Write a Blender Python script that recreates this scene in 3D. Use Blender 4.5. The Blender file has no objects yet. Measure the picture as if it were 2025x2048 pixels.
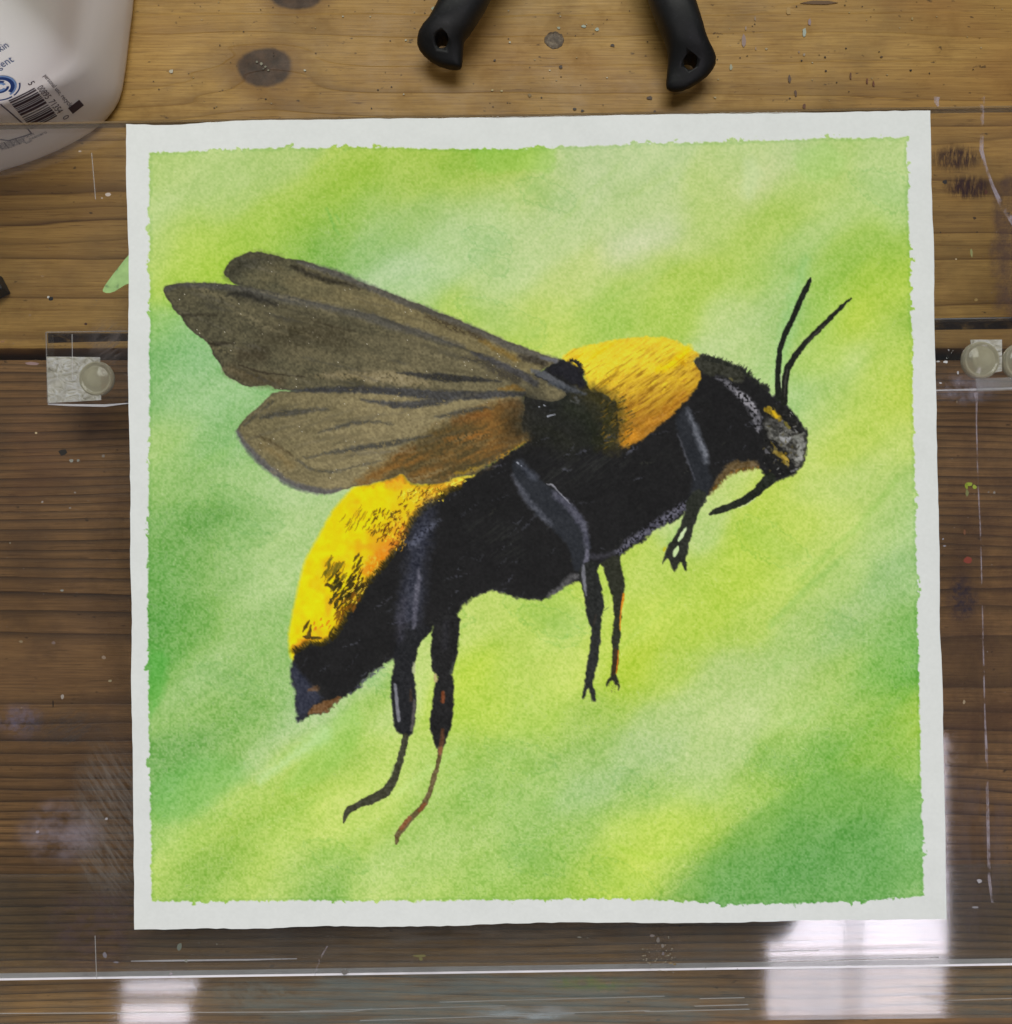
import bpy, bmesh, math, random
import numpy as np
from mathutils import Vector, Matrix

R = math.radians
random.seed(7)
scene = bpy.context.scene
COL = scene.collection

# ---------------------------------------------------------------- frame of the tilted sheet
S = 0.30 / 1610.0            # metres per photograph pixel on the paper
D = 0.42                     # camera height above the paper
TILT = R(4.0)                # the clear sheet leans up towards the back
CT, ST = math.cos(TILT), math.sin(TILT)
O = Vector((0, 0, 0.032))
EX, EY, EZ = Vector((1, 0, 0)), Vector((0, CT, ST)), Vector((0, -ST, CT))
FRAME = Matrix(((1, 0, 0, 0), (0, CT, -ST, 0), (0, ST, CT, O.z), (0, 0, 0, 1)))

def pf(X, Y, Z=0.0):
    return O + EX * X + EY * Y + EZ * Z

def pz(px, py, Z=0.0):       # a point on a plane parallel to the sheet, sheet coordinates
    k = (D - Z) / D
    return Vector(((px - 1012.5) * S * k, (1024 - py) * S * k, Z))

CAM = pf(0, 0, D)

def tbl(px, py, h=0.0):      # a point on the table at height h
    d = pf((px - 1012.5) * S, (1024 - py) * S, 0) - CAM
    return CAM + d * ((h - CAM.z) / d.z)

# ---------------------------------------------------------------- camera
cam = bpy.data.cameras.new('camera')
cam.sensor_fit = 'HORIZONTAL'; cam.sensor_width = 36
cam.lens = 36 * D / (2025 * S)
cam.clip_start = 0.01; cam.clip_end = 50
cam.dof.use_dof = True; cam.dof.focus_distance = D; cam.dof.aperture_fstop = 45.0
co = bpy.data.objects.new('camera', cam); COL.objects.link(co)
co.location = CAM; co.rotation_euler = (TILT, 0, 0)
scene.camera = co

# ---------------------------------------------------------------- light
world = bpy.data.worlds.new('World'); scene.world = world; world.use_nodes = True
bg = world.node_tree.nodes['Background']
bg.inputs[0].default_value = (0.95, 0.97, 1.0, 1); bg.inputs[1].default_value = 0.08

def area(name, loc, target, sx, sy, power, color=(1, 1, 1)):
    l = bpy.data.lights.new(name, 'AREA'); l.shape = 'RECTANGLE'
    l.size = sx; l.size_y = sy; l.energy = power; l.color = color
    o = bpy.data.objects.new(name, l); COL.objects.link(o)
    o.location = loc
    o.rotation_euler = (target - loc).to_track_quat('-Z', 'Y').to_euler()
    return o

area('ceiling_light', pf(0.0, 0.72, 1.25), pf(0, 0.05, 0), 0.9, 0.6, 9.2, (0.99, 1.0, 0.925))
area('jug_fill_light', pf(-0.25, -1.45, 0.80), pf(-0.15, 0.1, 0.02), 0.9, 0.5, 13.5, (1.0, 0.97, 0.97))  # added fill lamp to brighten the jug's front wall
def mirror_window(name, px0, px1, py0, py1, H, power, Z=0.0, color=(0.96, 0.89, 1.0)):
    # a window pane whose reflection in the sheet falls where the photograph shows it
    k = (D + H) / D
    a = Vector(((px0 - 1012.5) * S * k, (1024 - py0) * S * k, H)); b = Vector(((px1 - 1012.5) * S * k, (1024 - py1) * S * k, H))
    c = (a + b) / 2
    l = bpy.data.lights.new(name, 'AREA'); l.shape = 'RECTANGLE'
    l.size = abs(b.x - a.x); l.size_y = abs(b.y - a.y); l.energy = power * l.size * l.size_y; l.color = color
    o = bpy.data.objects.new(name, l); COL.objects.link(o)
    o.location = pf(c.x, c.y, c.z); o.rotation_euler = (TILT, 0, 0)
for x_, y_ in ((1540, 1893), (1548, 1892), (1556, 1889), (1564, 1885), (1572, 1879), (1580, 1870), (1588, 1857), (1596, 1842)):
    mirror_window('window_pane_light', x_, x_ + 8, y_, 2120, 1.2, 20)      # its rounded corner is cut off by the person photographing
mirror_window('window_pane_light', 1604, 1693, 1475, 2120, 1.2, 20)
mirror_window('window_mullion_light', 1694, 1730, 1475, 2120, 1.2, 14)
mirror_window('window_pane_light', 1731, 1899, 1475, 2120, 1.2, 20)
mirror_window('far_window_light', 238, 388, 1972, 1997, 1.2, 26)
mirror_window('far_window_light', 235, 372, 2018, 2075, 1.2, 26)

scene.view_settings.view_transform = 'Standard'; scene.view_settings.look = 'None'
scene.view_settings.gamma = 1; scene.view_settings.exposure = 0.18
scene.view_settings.use_curve_mapping = False
scene.render.engine = 'CYCLES'
scene.cycles.use_denoising = True; scene.cycles.denoiser = 'OPENIMAGEDENOISE'
scene.cycles.denoising_prefilter = 'ACCURATE'; scene.cycles.denoising_input_passes = 'RGB_ALBEDO_NORMAL'
scene.cycles.transparent_max_bounces = 24
scene.cycles.max_bounces = 5; scene.cycles.diffuse_bounces = 2; scene.cycles.glossy_bounces = 2
scene.cycles.use_adaptive_sampling = True; scene.cycles.adaptive_threshold = 0.008

# ---------------------------------------------------------------- helpers
def lin(c):
    return tuple(((v / 255.0) / 12.92 if v / 255.0 <= 0.04045 else ((v / 255.0 + 0.055) / 1.055) ** 2.4) for v in c)

def mesh_obj(name, verts, faces, mat=None, parent=None, smooth=False):
    me = bpy.data.meshes.new(name); me.from_pydata([tuple(v) for v in verts], [], faces); me.update()
    if smooth:
        me.polygons.foreach_set('use_smooth', [True] * len(me.polygons))
    o = bpy.data.objects.new(name, me); COL.objects.link(o)
    if mat: me.materials.append(mat)
    if parent: o.parent = parent
    return o

def empty(name, loc=(0, 0, 0), matrix=None):
    o = bpy.data.objects.new(name, None); COL.objects.link(o); o.empty_display_size = 0.02
    if matrix is not None: o.matrix_world = matrix
    else: o.location = loc
    return o

def tag(o, label=None, cat=None, group=None, kind=None):
    if label: o['label'] = label
    if cat: o['category'] = cat
    if group: o['group'] = group
    if kind: o['kind'] = kind
    return o

def box(name, x0, x1, y0, y1, z0, z1, mat, parent=None, bevel=0.0):
    bm = bmesh.new(); bmesh.ops.create_cube(bm, size=1)
    for v in bm.verts:
        v.co = ((x0 + x1) / 2 + v.co.x * (x1 - x0), (y0 + y1) / 2 + v.co.y * (y1 - y0), (z0 + z1) / 2 + v.co.z * (z1 - z0))
    if bevel: bmesh.ops.bevel(bm, geom=bm.edges[:], offset=bevel, segments=2, affect='EDGES', profile=0.6)
    me = bpy.data.meshes.new(name); bm.to_mesh(me); bm.free()
    o = bpy.data.objects.new(name, me); COL.objects.link(o); me.materials.append(mat)
    if parent: o.parent = parent
    return o

class NT:
    def __init__(s, name):
        s.m = bpy.data.materials.new(name); s.m.use_nodes = True
        s.t = s.m.node_tree; s.n = s.t.nodes; s.l = s.t.links
        s.n.clear(); s.out = s.n.new('ShaderNodeOutputMaterial')
    def node(s, typ, **kw):
        n = s.n.new('ShaderNode' + typ)
        for k, v in kw.items(): setattr(n, k, v)
        return n
    def put(s, sock, v):
        if hasattr(v, 'is_linked') or isinstance(v, bpy.types.NodeSocket): s.l.new(v, sock)
        else: sock.default_value = v
    def math(s, op, a, b=0.0, c=None, clamp=False):
        n = s.node('Math', operation=op, use_clamp=clamp); s.put(n.inputs[0], a); s.put(n.inputs[1], b)
        if c is not None: s.put(n.inputs[2], c)
        return n.outputs[0]
    def vmath(s, op, a, b=(0, 0, 0)):
        n = s.node('VectorMath', operation=op); s.put(n.inputs[0], a); s.put(n.inputs[1], b)
        return n.outputs['Value'] if op in ('LENGTH', 'DISTANCE', 'DOT_PRODUCT') else n.outputs[0]
    def noise(s, vec, scale, detail=3, rough=0.55, dist=0.0):
        n = s.node('TexNoise'); s.put(n.inputs['Vector'], vec); n.inputs['Scale'].default_value = scale
        n.inputs['Detail'].default_value = detail; n.inputs['Roughness'].default_value = rough; n.inputs['Distortion'].default_value = dist
        return n.outputs[0]
    def ramp(s, fac, stops, interp='LINEAR'):
        n = s.node('ValToRGB'); n.color_ramp.interpolation = interp; s.put(n.inputs[0], fac)
        e = n.color_ramp.elements
        while len(e) < len(stops): e.new(0.5)
        for el, (p, c) in zip(e, stops):
            el.position = p; el.color = (c, c, c, 1) if not isinstance(c, (tuple, list)) else (*c[:3], 1)
        return n.outputs[0]
    def mapr(s, v, a, b, c=0.0, d=1.0, smooth=False):
        n = s.node('MapRange', clamp=True)
        if smooth: n.interpolation_type = 'SMOOTHSTEP'
        s.put(n.inputs[0], v)
        for i, x in enumerate((a, b, c, d)): n.inputs[i + 1].default_value = x
        return n.outputs[0]
    def mix(s, fac, a, b, blend='MIX'):
        n = s.node('Mix', data_type='RGBA', blend_type=blend); s.put(n.inputs[0], fac)
        ia, ib = [i for i in n.inputs if i.type == 'RGBA']
        s.put(ia, a if not isinstance(a, tuple) else (*a[:3], 1)); s.put(ib, b if not isinstance(b, tuple) else (*b[:3], 1))
        return [o for o in n.outputs if o.type == 'RGBA'][0]
    def principled(s, color, rough=0.5, spec=0.5, bump=None, bstr=0.3, bdist=0.001, **kw):
        p = s.node('BsdfPrincipled')
        s.put(p.inputs['Base Color'], color if not isinstance(color, tuple) else (*color[:3], 1))
        s.put(p.inputs['Roughness'], rough); s.put(p.inputs['Specular IOR Level'], spec)
        for k, v in kw.items(): s.put(p.inputs[k], v)
        if bump is not None:
            b = s.node('Bump'); b.inputs['Strength'].default_value = bstr; b.inputs['Distance'].default_value = bdist
            s.put(b.inputs['Height'], bump); s.l.new(b.outputs[0], p.inputs['Normal'])
        return p.outputs[0]
    def surf(s, sh):
        s.l.new(sh, s.out.inputs[0]); return s.m
    def pos(s):
        return s.node('NewGeometry').outputs['Position']

# ---------------------------------------------------------------- materials: wood
def wood(name, v0, h, spacing, cols, knots, seed, fade=None, wob=0.004, linew=(0.55, 0.82), irr=(60, 3.4, 0.25)):
    t = NT(name); P = t.pos()
    sep = t.node('SeparateXYZ'); t.put(sep.inputs[0], P); x, y = sep.outputs[0], sep.outputs[1]
    off = t.vmath('ADD', P, (seed * 3.1, seed * 1.7, seed))
    st = t.vmath('MULTIPLY', off, (3.0, 14.0, 1.0))
    w1 = t.noise(st, 1.0, 2)
    st2 = t.vmath('MULTIPLY', off, (14.0, 60.0, 1.0))
    w2 = t.noise(st2, 1.0, 2)
    v = t.math('SUBTRACT', y, v0)
    v = t.math('ADD', v, t.math('MULTIPLY', t.math('SUBTRACT', w1, 0.5), wob * 6))
    # grain lines sweep round the knots
    kmask = None
    for (c, rx, ry, push) in knots:
        d = t.vmath('LENGTH', t.vmath('MULTIPLY', t.vmath('SUBTRACT', P, (c.x, c.y, 0)), (1 / rx, 1 / ry, 0)))
        g = t.math('EXPONENT', t.math('MULTIPLY', t.math('MULTIPLY', d, d), -0.22))
        sgn = t.math('SUBTRACT', y, c.y)
        v = t.math('ADD', v, t.math('MULTIPLY', g, push))
        nd = t.math('ADD', d, t.math('MULTIPLY', t.math('SUBTRACT', t.noise(off, 90, 4), 0.5), 0.45))
        m = t.mapr(nd, 1.04, 0.80, 0, 0.95, True)
        kmask = m if kmask is None else t.math('MAXIMUM', kmask, m)
        hm = t.mapr(nd, 1.75, 1.0, 0, 1, True); halo = hm if kmask is m else t.math('MAXIMUM', halo, hm)
    r = t.math('SQRT', t.math('ADD', t.math('MULTIPLY', v, v), h * h))
    tt = t.math('ADD', t.math('DIVIDE', r, spacing), t.math('MULTIPLY', w2, 0.55))
    tt = t.math('ADD', tt, t.math('MULTIPLY', t.noise(t.vmath('MULTIPLY', off, (2, irr[0], 1)), 1.0, 2), irr[1]))
    fr = t.math('FRACT', tt)
    wn = t.node('TexWhiteNoise', noise_dimensions='1D'); t.put(wn.inputs['W'], t.math('FLOOR', tt)); ring = t.mapr(wn.outputs[0], 0.0, 1.0, irr[2], 1.0)
    line = t.ramp(fr, [(0.0, 0.06), (linew[0], 0.0), (linew[1], 0.55), (0.95, 1.0), (1.0, 0.10)])
    fib = t.noise(t.vmath('MULTIPLY', off, (45, 1500, 1)), 1.0, 3, 0.7)
    blot = t.noise(t.vmath('MULTIPLY', off, (9, 16, 1)), 1.0, 4, 0.6)
    blot2 = t.noise(off, 55, 4, 0.65)
    base = t.mix(t.mapr(blot, 0.35, 0.68), cols[0], cols[1])
    base = t.mix(t.math('MULTIPLY', t.mapr(wn.outputs[0], 0.45, 1.0), 0.30), base, cols[3])
    lamp = t.math('MULTIPLY', t.math('MULTIPLY', line, ring), t.mapr(t.noise(t.vmath('MULTIPLY', off, (7, 22, 1)), 1.0, 2), 0.3, 0.65, 0.75, 1.0))
    if fade: lamp = t.math('MULTIPLY', lamp, t.mapr(t.math('ADD', y, t.math('MULTIPLY', w1, 0.05)), fade[0], fade[1], 1.0, fade[2], True))
    base = t.mix(lamp, base, cols[2])
    dash = t.noise(t.vmath('MULTIPLY', off, (70, 900, 1)), 1.0, 3, 0.6)
    base = t.mix(t.math('MULTIPLY', t.mapr(dash, 0.60, 0.74), t.mapr(blot, 0.35, 0.65, 0.15, 0.85)), base, cols[2])
    grime = t.noise(t.vmath('MULTIPLY', off, (26, 34, 1)), 1.0, 5, 0.62)
    base = t.mix(t.mapr(grime, 0.50, 0.70, 0, 0.6), base, cols[4])
    red = t.noise(t.vmath('MULTIPLY', off, (11, 15, 1)), 1.0, 3, 0.5)
    base = t.mix(t.mapr(red, 0.56, 0.74, 0, 0.5), base, cols[5])
    base = t.mix(t.math('MULTIPLY', t.mapr(fib, 0.38, 0.70), 0.6), base, cols[3])
    base = t.mix(t.mapr(blot2, 0.56, 0.78, 0, 0.5), base, cols[3])
    # small dark pits and dirt
    pit = t.noise(t.vmath('MULTIPLY', off, (260, 420, 1)), 1.0, 2, 0.5)
    base = t.mix(t.mapr(pit, 0.70, 0.78, 0, 0.75), base, lin((50, 34, 16)))
    if kmask is not None:
        kn = t.noise(off, 160, 4, 0.7)
        kc = t.mix(t.mapr(kn, 0.3, 0.7), lin((44, 31, 24)), lin((92, 68, 50)))
        base = t.mix(t.math('MULTIPLY', halo, 0.55), base, cols[3])
        base = t.mix(kmask, base, kc)
    hgt = t.math('SUBTRACT', t.math('MULTIPLY', fib, 0.4), t.math('MULTIPLY', line, 0.6))
    rough = t.mapr(blot2, 0.3, 0.8, 0.38, 0.62)
    return t.surf(t.principled(base, rough, 0.35, bump=hgt, bstr=0.35, bdist=0.0006))

k1 = tbl(531, 133); k2 = tbl(592, -12)
gap_y = tbl(1012, 708).y
wood_a = wood('pine_honey', tbl(1012, 20).y, 0.030, 0.0068,
              (lin((212, 170, 94)), lin((178, 134, 64)), lin((76, 46, 17)), lin((134, 94, 40)), lin((138, 108, 58)), lin((164, 106, 50))),
              [(k1, 0.0125, 0.0092, -0.012), (k2, 0.012, 0.007, 0.010)], 1.3, fade=(tbl(1012, 290).y + 0.025, tbl(1012, 120).y + 0.025, 0.16), linew=(0.6, 0.86))
wood_b = wood('pine_dark', tbl(1012, 1330).y, 0.058, 0.0026,
              (lin((182, 138, 86)), lin((132, 96, 56)), lin((20, 10, 5)), lin((92, 63, 36)), lin((92, 68, 46)), lin((124, 78, 48))),
              [], 4.2, wob=0.003, linew=(0.5, 0.78), irr=(36, 1.7, 0.7))
end_mat = NT('plank_gap_dirt'); end_mat = end_mat.surf(end_mat.principled(lin((26, 20, 16)), 0.9))

table = tag(empty('tabletop'), kind='structure')
def plank(y0, y1, mat):
    return box('plank', -0.62, 0.62, y0, y1, -0.022, 0.0, mat, table, bevel=0.0012)
plank(gap_y + 0.0022, gap_y + 0.225, wood_a)
plank(gap_y - 0.338, gap_y - 0.0022, wood_b)
plank(gap_y - 0.52, gap_y - 0.341, wood_b)
plank(gap_y + 0.228, gap_y + 0.42, wood_a)
box('batten', -0.62, 0.62, gap_y - 0.52, gap_y + 0.42, -0.034, -0.0225, end_mat, table)

# ---------------------------------------------------------------- materials: clear acrylic and smears
def acrylic(name, tint, rough, haze_col, haze):
    t = NT(name); P = t.pos()
    fr = t.node('Fresnel'); fr.inputs[0].default_value = 1.49
    tr = t.node('BsdfTransparent'); tr.inputs[0].default_value = (*tint, 1)
    gl = t.node('BsdfGlossy'); gl.inputs[0].default_value = (1, 1, 1, 1); gl.inputs['Roughness'].default_value = rough
    nb = t.node('Bump'); nb.inputs['Strength'].default_value = 0.03; nb.inputs['Distance'].default_value = 0.001
    t.put(nb.inputs['Height'], t.noise(P, 9, 1)); t.l.new(nb.outputs[0], gl.inputs['Normal'])
    m = t.node('MixShader'); t.put(m.inputs[0], fr.outputs[0]); t.l.new(tr.outputs[0], m.inputs[1]); t.l.new(gl.outputs[0], m.inputs[2])
    df = t.node('BsdfDiffuse'); df.inputs[0].default_value = (*haze_col, 1)
    n1 = t.mapr(t.noise(t.vmath('MULTIPLY', P, (30, 16, 16)), 1.0, 3, 0.6, 0.6), 0.42, 0.75)
    f = t.math('MULTIPLY', n1, haze * 0.75)
    m2 = t.node('MixShader'); t.put(m2.inputs[0], f); t.l.new(m.outputs[0], m2.inputs[1]); t.l.new(df.outputs[0], m2.inputs[2])
    return t.surf(m2.outputs[0])

clear = acrylic('clear_acrylic', (0.985, 0.985, 0.985), 0.045, lin((150, 135, 140)), 0.03)
clear_low = acrylic('clear_acrylic_greenish', (0.94, 0.965, 0.955), 0.055, lin((120, 132, 130)), 0.12)
edge_mat = NT('sawn_edge_and_streaks'); _t = edge_mat
_n = _t.noise(_t.vmath('MULTIPLY', _t.pos(), (240, 900, 900)), 1.0, 3)
edge_mat = _t.surf(_t.principled(_t.mix(_n, lin((225, 222, 232)), lin((250, 248, 250))), 0.35, 0.5))
edge_dull = NT('dull_acrylic_edge'); _t = edge_dull
_d = _t.node('BsdfDiffuse'); _d.inputs[0].default_value = (*lin((150, 128, 98)), 1)
_tr = _t.node('BsdfTransparent'); _m = _t.node('MixShader'); _m.inputs[0].default_value = 0.5
_t.l.new(_tr.outputs[0], _m.inputs[1]); _t.l.new(_d.outputs[0], _m.inputs[2]); edge_dull = _t.surf(_m.outputs[0])

side_mat = NT('sawn_side'); _t = side_mat
_d = _t.node('BsdfDiffuse'); _d.inputs[0].default_value = (*lin((170, 172, 170)), 1)
_tr = _t.node('BsdfTransparent'); _m = _t.node('MixShader'); _m.inputs[0].default_value = 0.22
_t.l.new(_tr.outputs[0], _m.inputs[1]); _t.l.new(_d.outputs[0], _m.inputs[2]); side_mat = _t.surf(_m.outputs[0])
easel = tag(empty('acrylic_easel', matrix=FRAME), 'clear acrylic tabletop easel board lying under the bee painting', 'easel')
ROT = -0.0155                                  # everything on the easel is turned a little
def quad_plate(name, corners, Ztop, thick, mat, parent=easel):
    top = [pz(px, py, Ztop) for px, py in corners]
    bot = [Vector((v.x, v.y, v.z - thick)) for v in top]
    f = [(0, 1, 2, 3), (7, 6, 5, 4)] + [(i, i + 4, (i + 1) % 4 + 4, (i + 1) % 4) for i in range(4)]
    o = mesh_obj(name, top + bot, [tuple(reversed(q)) for q in f], mat, parent)
    o.data.materials.append(side_mat)                 # sawn sides do not mirror
    for p in o.data.polygons[2:]: p.material_index = 1
    return o

PZ = -0.0008                                   # upper face of the board
ztop_l, ztop_r = 251, 216                      # back edge, left and right
yb_l, yb_r = 1957, 1926                        # front edge
quad_plate('front_panel', [(-420, 258), (2460, 208), (2460, 1920), (-420, 1963)], PZ, 0.0050, clear)
def strip(name, pts, w, Z, mat, parent, h=0.0003):
    # thin ribbon with a little thickness along pixel points
    vs, fs = [], []
    n = len(pts)
    P3 = [pz(p[0], p[1], Z) for p in pts]
    for i, p in enumerate(P3):
        a = P3[max(i - 1, 0)]; b = P3[min(i + 1, n - 1)]
        d = (b - a).normalized(); nrm = Vector((-d.y, d.x, 0))
        ww = (pts[i][2] if len(pts[i]) > 2 else w) * S / 2
        for sx, sz in ((-1, 0), (1, 0), (1, -h), (-1, -h)):
            q = p + nrm * ww * sx; q.z += sz; vs.append(q)
    for i in range(n - 1):
        for k in range(4):
            a = i * 4 + k; b = i * 4 + (k + 1) % 4
            fs.append((a, a + 4, b + 4, b))
    fs.append((0, 1, 2, 3)); fs.append(tuple(4 * (n - 1) + k for k in (3, 2, 1, 0)))
    return mesh_obj(name, vs, fs, mat, parent)

# sawn faces of the sheet: front face bright, back face dull; they are set 0.3 mm inside the ends
def end_face(name, px0, py0, px1, py1, mat, out):
    a, b = pz(px0, py0, PZ), pz(px1, py1, PZ)
    vs = []
    for p in (a, b):
        for dy in (0.0, 0.0008 * out):
            for dz in (-0.0002, -0.0048):
                vs.append(Vector((p.x, p.y + dy, p.z + dz)))
    # index: a(0..3) b(4..7): (y0 zt, y0 zb, y1 zt, y1 zb)
    fs = [(0, 1, 5, 4), (2, 6, 7, 3), (0, 4, 6, 2), (1, 3, 7, 5), (0, 2, 3, 1), (4, 5, 7, 6)]
    return mesh_obj(name, vs, fs, mat, easel)
end_face('front_edge', -420, 1963.8, 2460, 1920.8, edge_mat, -1)
end_face('back_edge', -420, 257, 2460, 207, edge_dull, 1)

LZ = -0.0068
quad_plate('lower_panel', [(-420, 1760), (2460, 1730), (2460, 2031), (-420, 2062)], LZ, 0.0040, clear_low)
# specular streaks on the sheet, put in as thin white strips
for p in ([(262, 1923, 1.2), (330, 1922, 3), (500, 1920, 3), (594, 1918, 1)], [(258, 1947, 1), (330, 1945, 2.6), (500, 1944, 2.6), (590, 1943, 1)]):
    strip('specular_streak', p, 3, -0.0064, edge_mat, easel)
fine = NT('fine_scratch'); _t = fine
_d = _t.node('BsdfDiffuse'); _d.inputs[0].default_value = (*lin((205, 205, 205)), 1)
_tr = _t.node('BsdfTransparent'); _m = _t.node('MixShader'); _m.inputs[0].default_value = 0.26
_t.l.new(_tr.outputs[0], _m.inputs[1]); _t.l.new(_d.outputs[0], _m.inputs[2]); fine = _t.surf(_m.outputs[0])
for p in ([(-50, 2028), (700, 2024), (745, 2018)], [(600, 2023), (1010, 2012)], [(720, 2042), (1150, 2028)], [(880, 2005), (1330, 1993)],
          [(1390, 2013), (1497, 2010)], [(1400, 1998), (1490, 1996)], [(1890, 2002), (2040, 1997)], [(1545, 1904), (1640, 1902)], [(1545, 1926), (1880, 1916)],
          [(1290, 2024), (1500, 2019)], [(980, 2030), (1300, 2022)]):
    strip('scratch', p, 1.6, LZ + 0.0004 if p[0][1] > 1965 else PZ + 0.0004, fine, easel)

gap_refraction = NT('dark_gap_refraction'); _t = gap_refraction
_d = _t.node('BsdfDiffuse'); _d.inputs[0].default_value = (*lin((40, 31, 28)), 1)
_tr = _t.node('BsdfTransparent'); _m = _t.node('MixShader')
_t.put(_m.inputs[0], _t.mapr(_t.noise(_t.vmath('MULTIPLY', _t.pos(), (160, 300, 100)), 1.0, 3, 0.6), 0.3, 0.55, 0.35, 0.92))
_t.l.new(_tr.outputs[0], _m.inputs[1]); _t.l.new(_d.outputs[0], _m.inputs[2]); gap_refraction = _t.surf(_m.outputs[0])
# crossbar under the board with glare-coloured adhesive pads and rubber bumpers
strip('crossbar_gap_refraction', [(96, 676, 20), (260, 674, 16), (1000, 664, 18), (1865, 648, 24), (2100, 644, 26)], 20, -0.0164, gap_refraction, easel)  # dark refracted view of the plank gap, put in as a strip
quad_plate('crossbar', [(90, 664), (2460, 628), (2460, 796), (96, 806)], -0.0075, 0.0080, clear)
strip('crossbar_edge', [(92, 664), (1100, 650), (2100, 634)], 2.2, -0.0074, fine, easel)
strip('crossbar_edge', [(96, 808, 3), (140, 810, 4), (210, 811, 5), (260, 806, 1.5), (1850, 781, 2), (1950, 779, 4), (2060, 775, 3)], 3, -0.0074, edge_mat, easel)
strip('crossbar_edge', [(92, 664), (95, 806)], 2, -0.0074, fine, easel)

pad_glare = NT('crinkled_adhesive_glare'); _t = pad_glare
_n = _t.noise(_t.vmath('MULTIPLY', _t.pos(), (1, 1.6, 1)), 150, 3, 0.55, 2.6)
_c = _t.ramp(_n, [(0.26, lin((120, 118, 106))), (0.40, lin((214, 210, 194))), (0.56, lin((240, 238, 232))), (0.66, lin((248, 250, 252))), (0.76, lin((160, 152, 130)))])
_tr = _t.node('BsdfTransparent'); _m = _t.node('MixShader')
_t.put(_m.inputs[0], _t.mapr(_t.noise(_t.pos(), 130, 4, 0.6, 1.0), 0.25, 0.6, 0.45, 0.95))
_sh = _t.principled(_c, 0.25, 0.6, bump=_n, bstr=0.5, bdist=0.0008)
_t.l.new(_tr.outputs[0], _m.inputs[1]); _t.l.new(_sh, _m.inputs[2]); pad_glare = _t.surf(_m.outputs[0])
quad_plate('adhesive_glare_pad', [(93, 713), (200, 714), (202, 800), (96, 806)], -0.0066, 0.0005, pad_glare)  # silvery glare on the pads is painted into their colour
quad_plate('adhesive_glare_pad', [(1942, 679), (2005, 679), (2005, 742), (1952, 752)], -0.0066, 0.0005, pad_glare)
quad_plate('adhesive_glare_pad', [(1952, 757), (2080, 752), (2080, 778), (1956, 783)], -0.0066, 0.0005, fine)

rub = NT('clear_rubber'); _t = rub
_c = _t.mix(_t.noise(_t.pos(), 120, 3), lin((196, 190, 160)), lin((226, 222, 200)))
_tr = _t.node('BsdfTransparent'); _tr.inputs[0].default_value = (0.85, 0.82, 0.7, 1); _m = _t.node('MixShader')
_lw = _t.node('LayerWeight'); _lw.inputs[0].default_value = 0.55
_t.put(_m.inputs[0], _t.mapr(_lw.outputs[1], 0.05, 0.7, 0.50, 0.98))
_sh = _t.principled(_c, 0.12, 0.7)
_t.l.new(_tr.outputs[0], _m.inputs[1]); _t.l.new(_sh, _m.inputs[2]); rub = _t.surf(_m.outputs[0])
def bumper(px, py, r, Zt=-0.0030):
    c = pz(px, py, Zt); rr = r * S
    prof = [(1.0, -0.0028), (1.03, -0.0018), (1.0, -0.0008), (0.93, -0.0001), (0.86, -0.0001), (0.80, -0.0006), (0.72, -0.0005), (0.5, 0.0001), (0.25, 0.0004)]
    n = 40; vs = []; fs = []
    for a, z in prof:
        for i in range(n):
            th = 2 * math.pi * i / n
            vs.append(Vector((c.x + rr * a * math.cos(th), c.y + rr * a * math.sin(th), c.z + z - 0.001)))
    vs.append(Vector((c.x, c.y, c.z + 0.0005 - 0.001)))
    for j in range(len(prof) - 1):
        for i in range(n):
            fs.append((j * n + i, j * n + (i + 1) % n, (j + 1) * n + (i + 1) % n, (j + 1) * n + i))
    for i in range(n): fs.append(((len(prof) - 1) * n + i, (len(prof) - 1) * n + (i + 1) % n, len(vs) - 1))
    return mesh_obj('rubber_bumper', vs, fs, rub, easel, True)
bumper(189, 756, 35, -0.0049); bumper(1967, 719, 38, -0.0049); bumper(2049, 722, 38, -0.0049)

# smears of paint and dust on the board, plus a painted haze of reflections
def smear_mat(name, col, alpha, fx, fy, thr=(0.35, 0.65), edge=0.35, ang=0.0):
    t = NT(name)
    uv = t.node('UVMap').outputs[0]
    d = t.vmath('LENGTH', t.vmath('SUBTRACT', t.vmath('MULTIPLY', uv, (2, 2, 0)), (1, 1, 0)))
    mp = t.node('Mapping'); mp.inputs['Rotation'].default_value = (0, 0, ang); t.put(mp.inputs[0], t.pos())
    n = t.noise(t.vmath('MULTIPLY', mp.outputs[0], (fx, fy, 100)), 1.0, 5, 0.65)
    d = t.math('ADD', d, t.math('MULTIPLY', t.math('SUBTRACT', t.noise(t.pos(), 60, 4, 0.6), 0.5), 0.7))
    f = t.math('MULTIPLY', t.mapr(d, 1.0, edge, 0, 1, True), t.mapr(n, thr[0], thr[1]))
    f = t.math('MULTIPLY', f, alpha)
    df = t.node('BsdfDiffuse'); df.inputs[0].default_value = (*lin(col), 1)
    tr = t.node('BsdfTransparent'); m = t.node('MixShader'); t.put(m.inputs[0], f)
    t.l.new(tr.outputs[0], m.inputs[1]); t.l.new(df.outputs[0], m.inputs[2])
    return t.surf(m.outputs[0])

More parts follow.
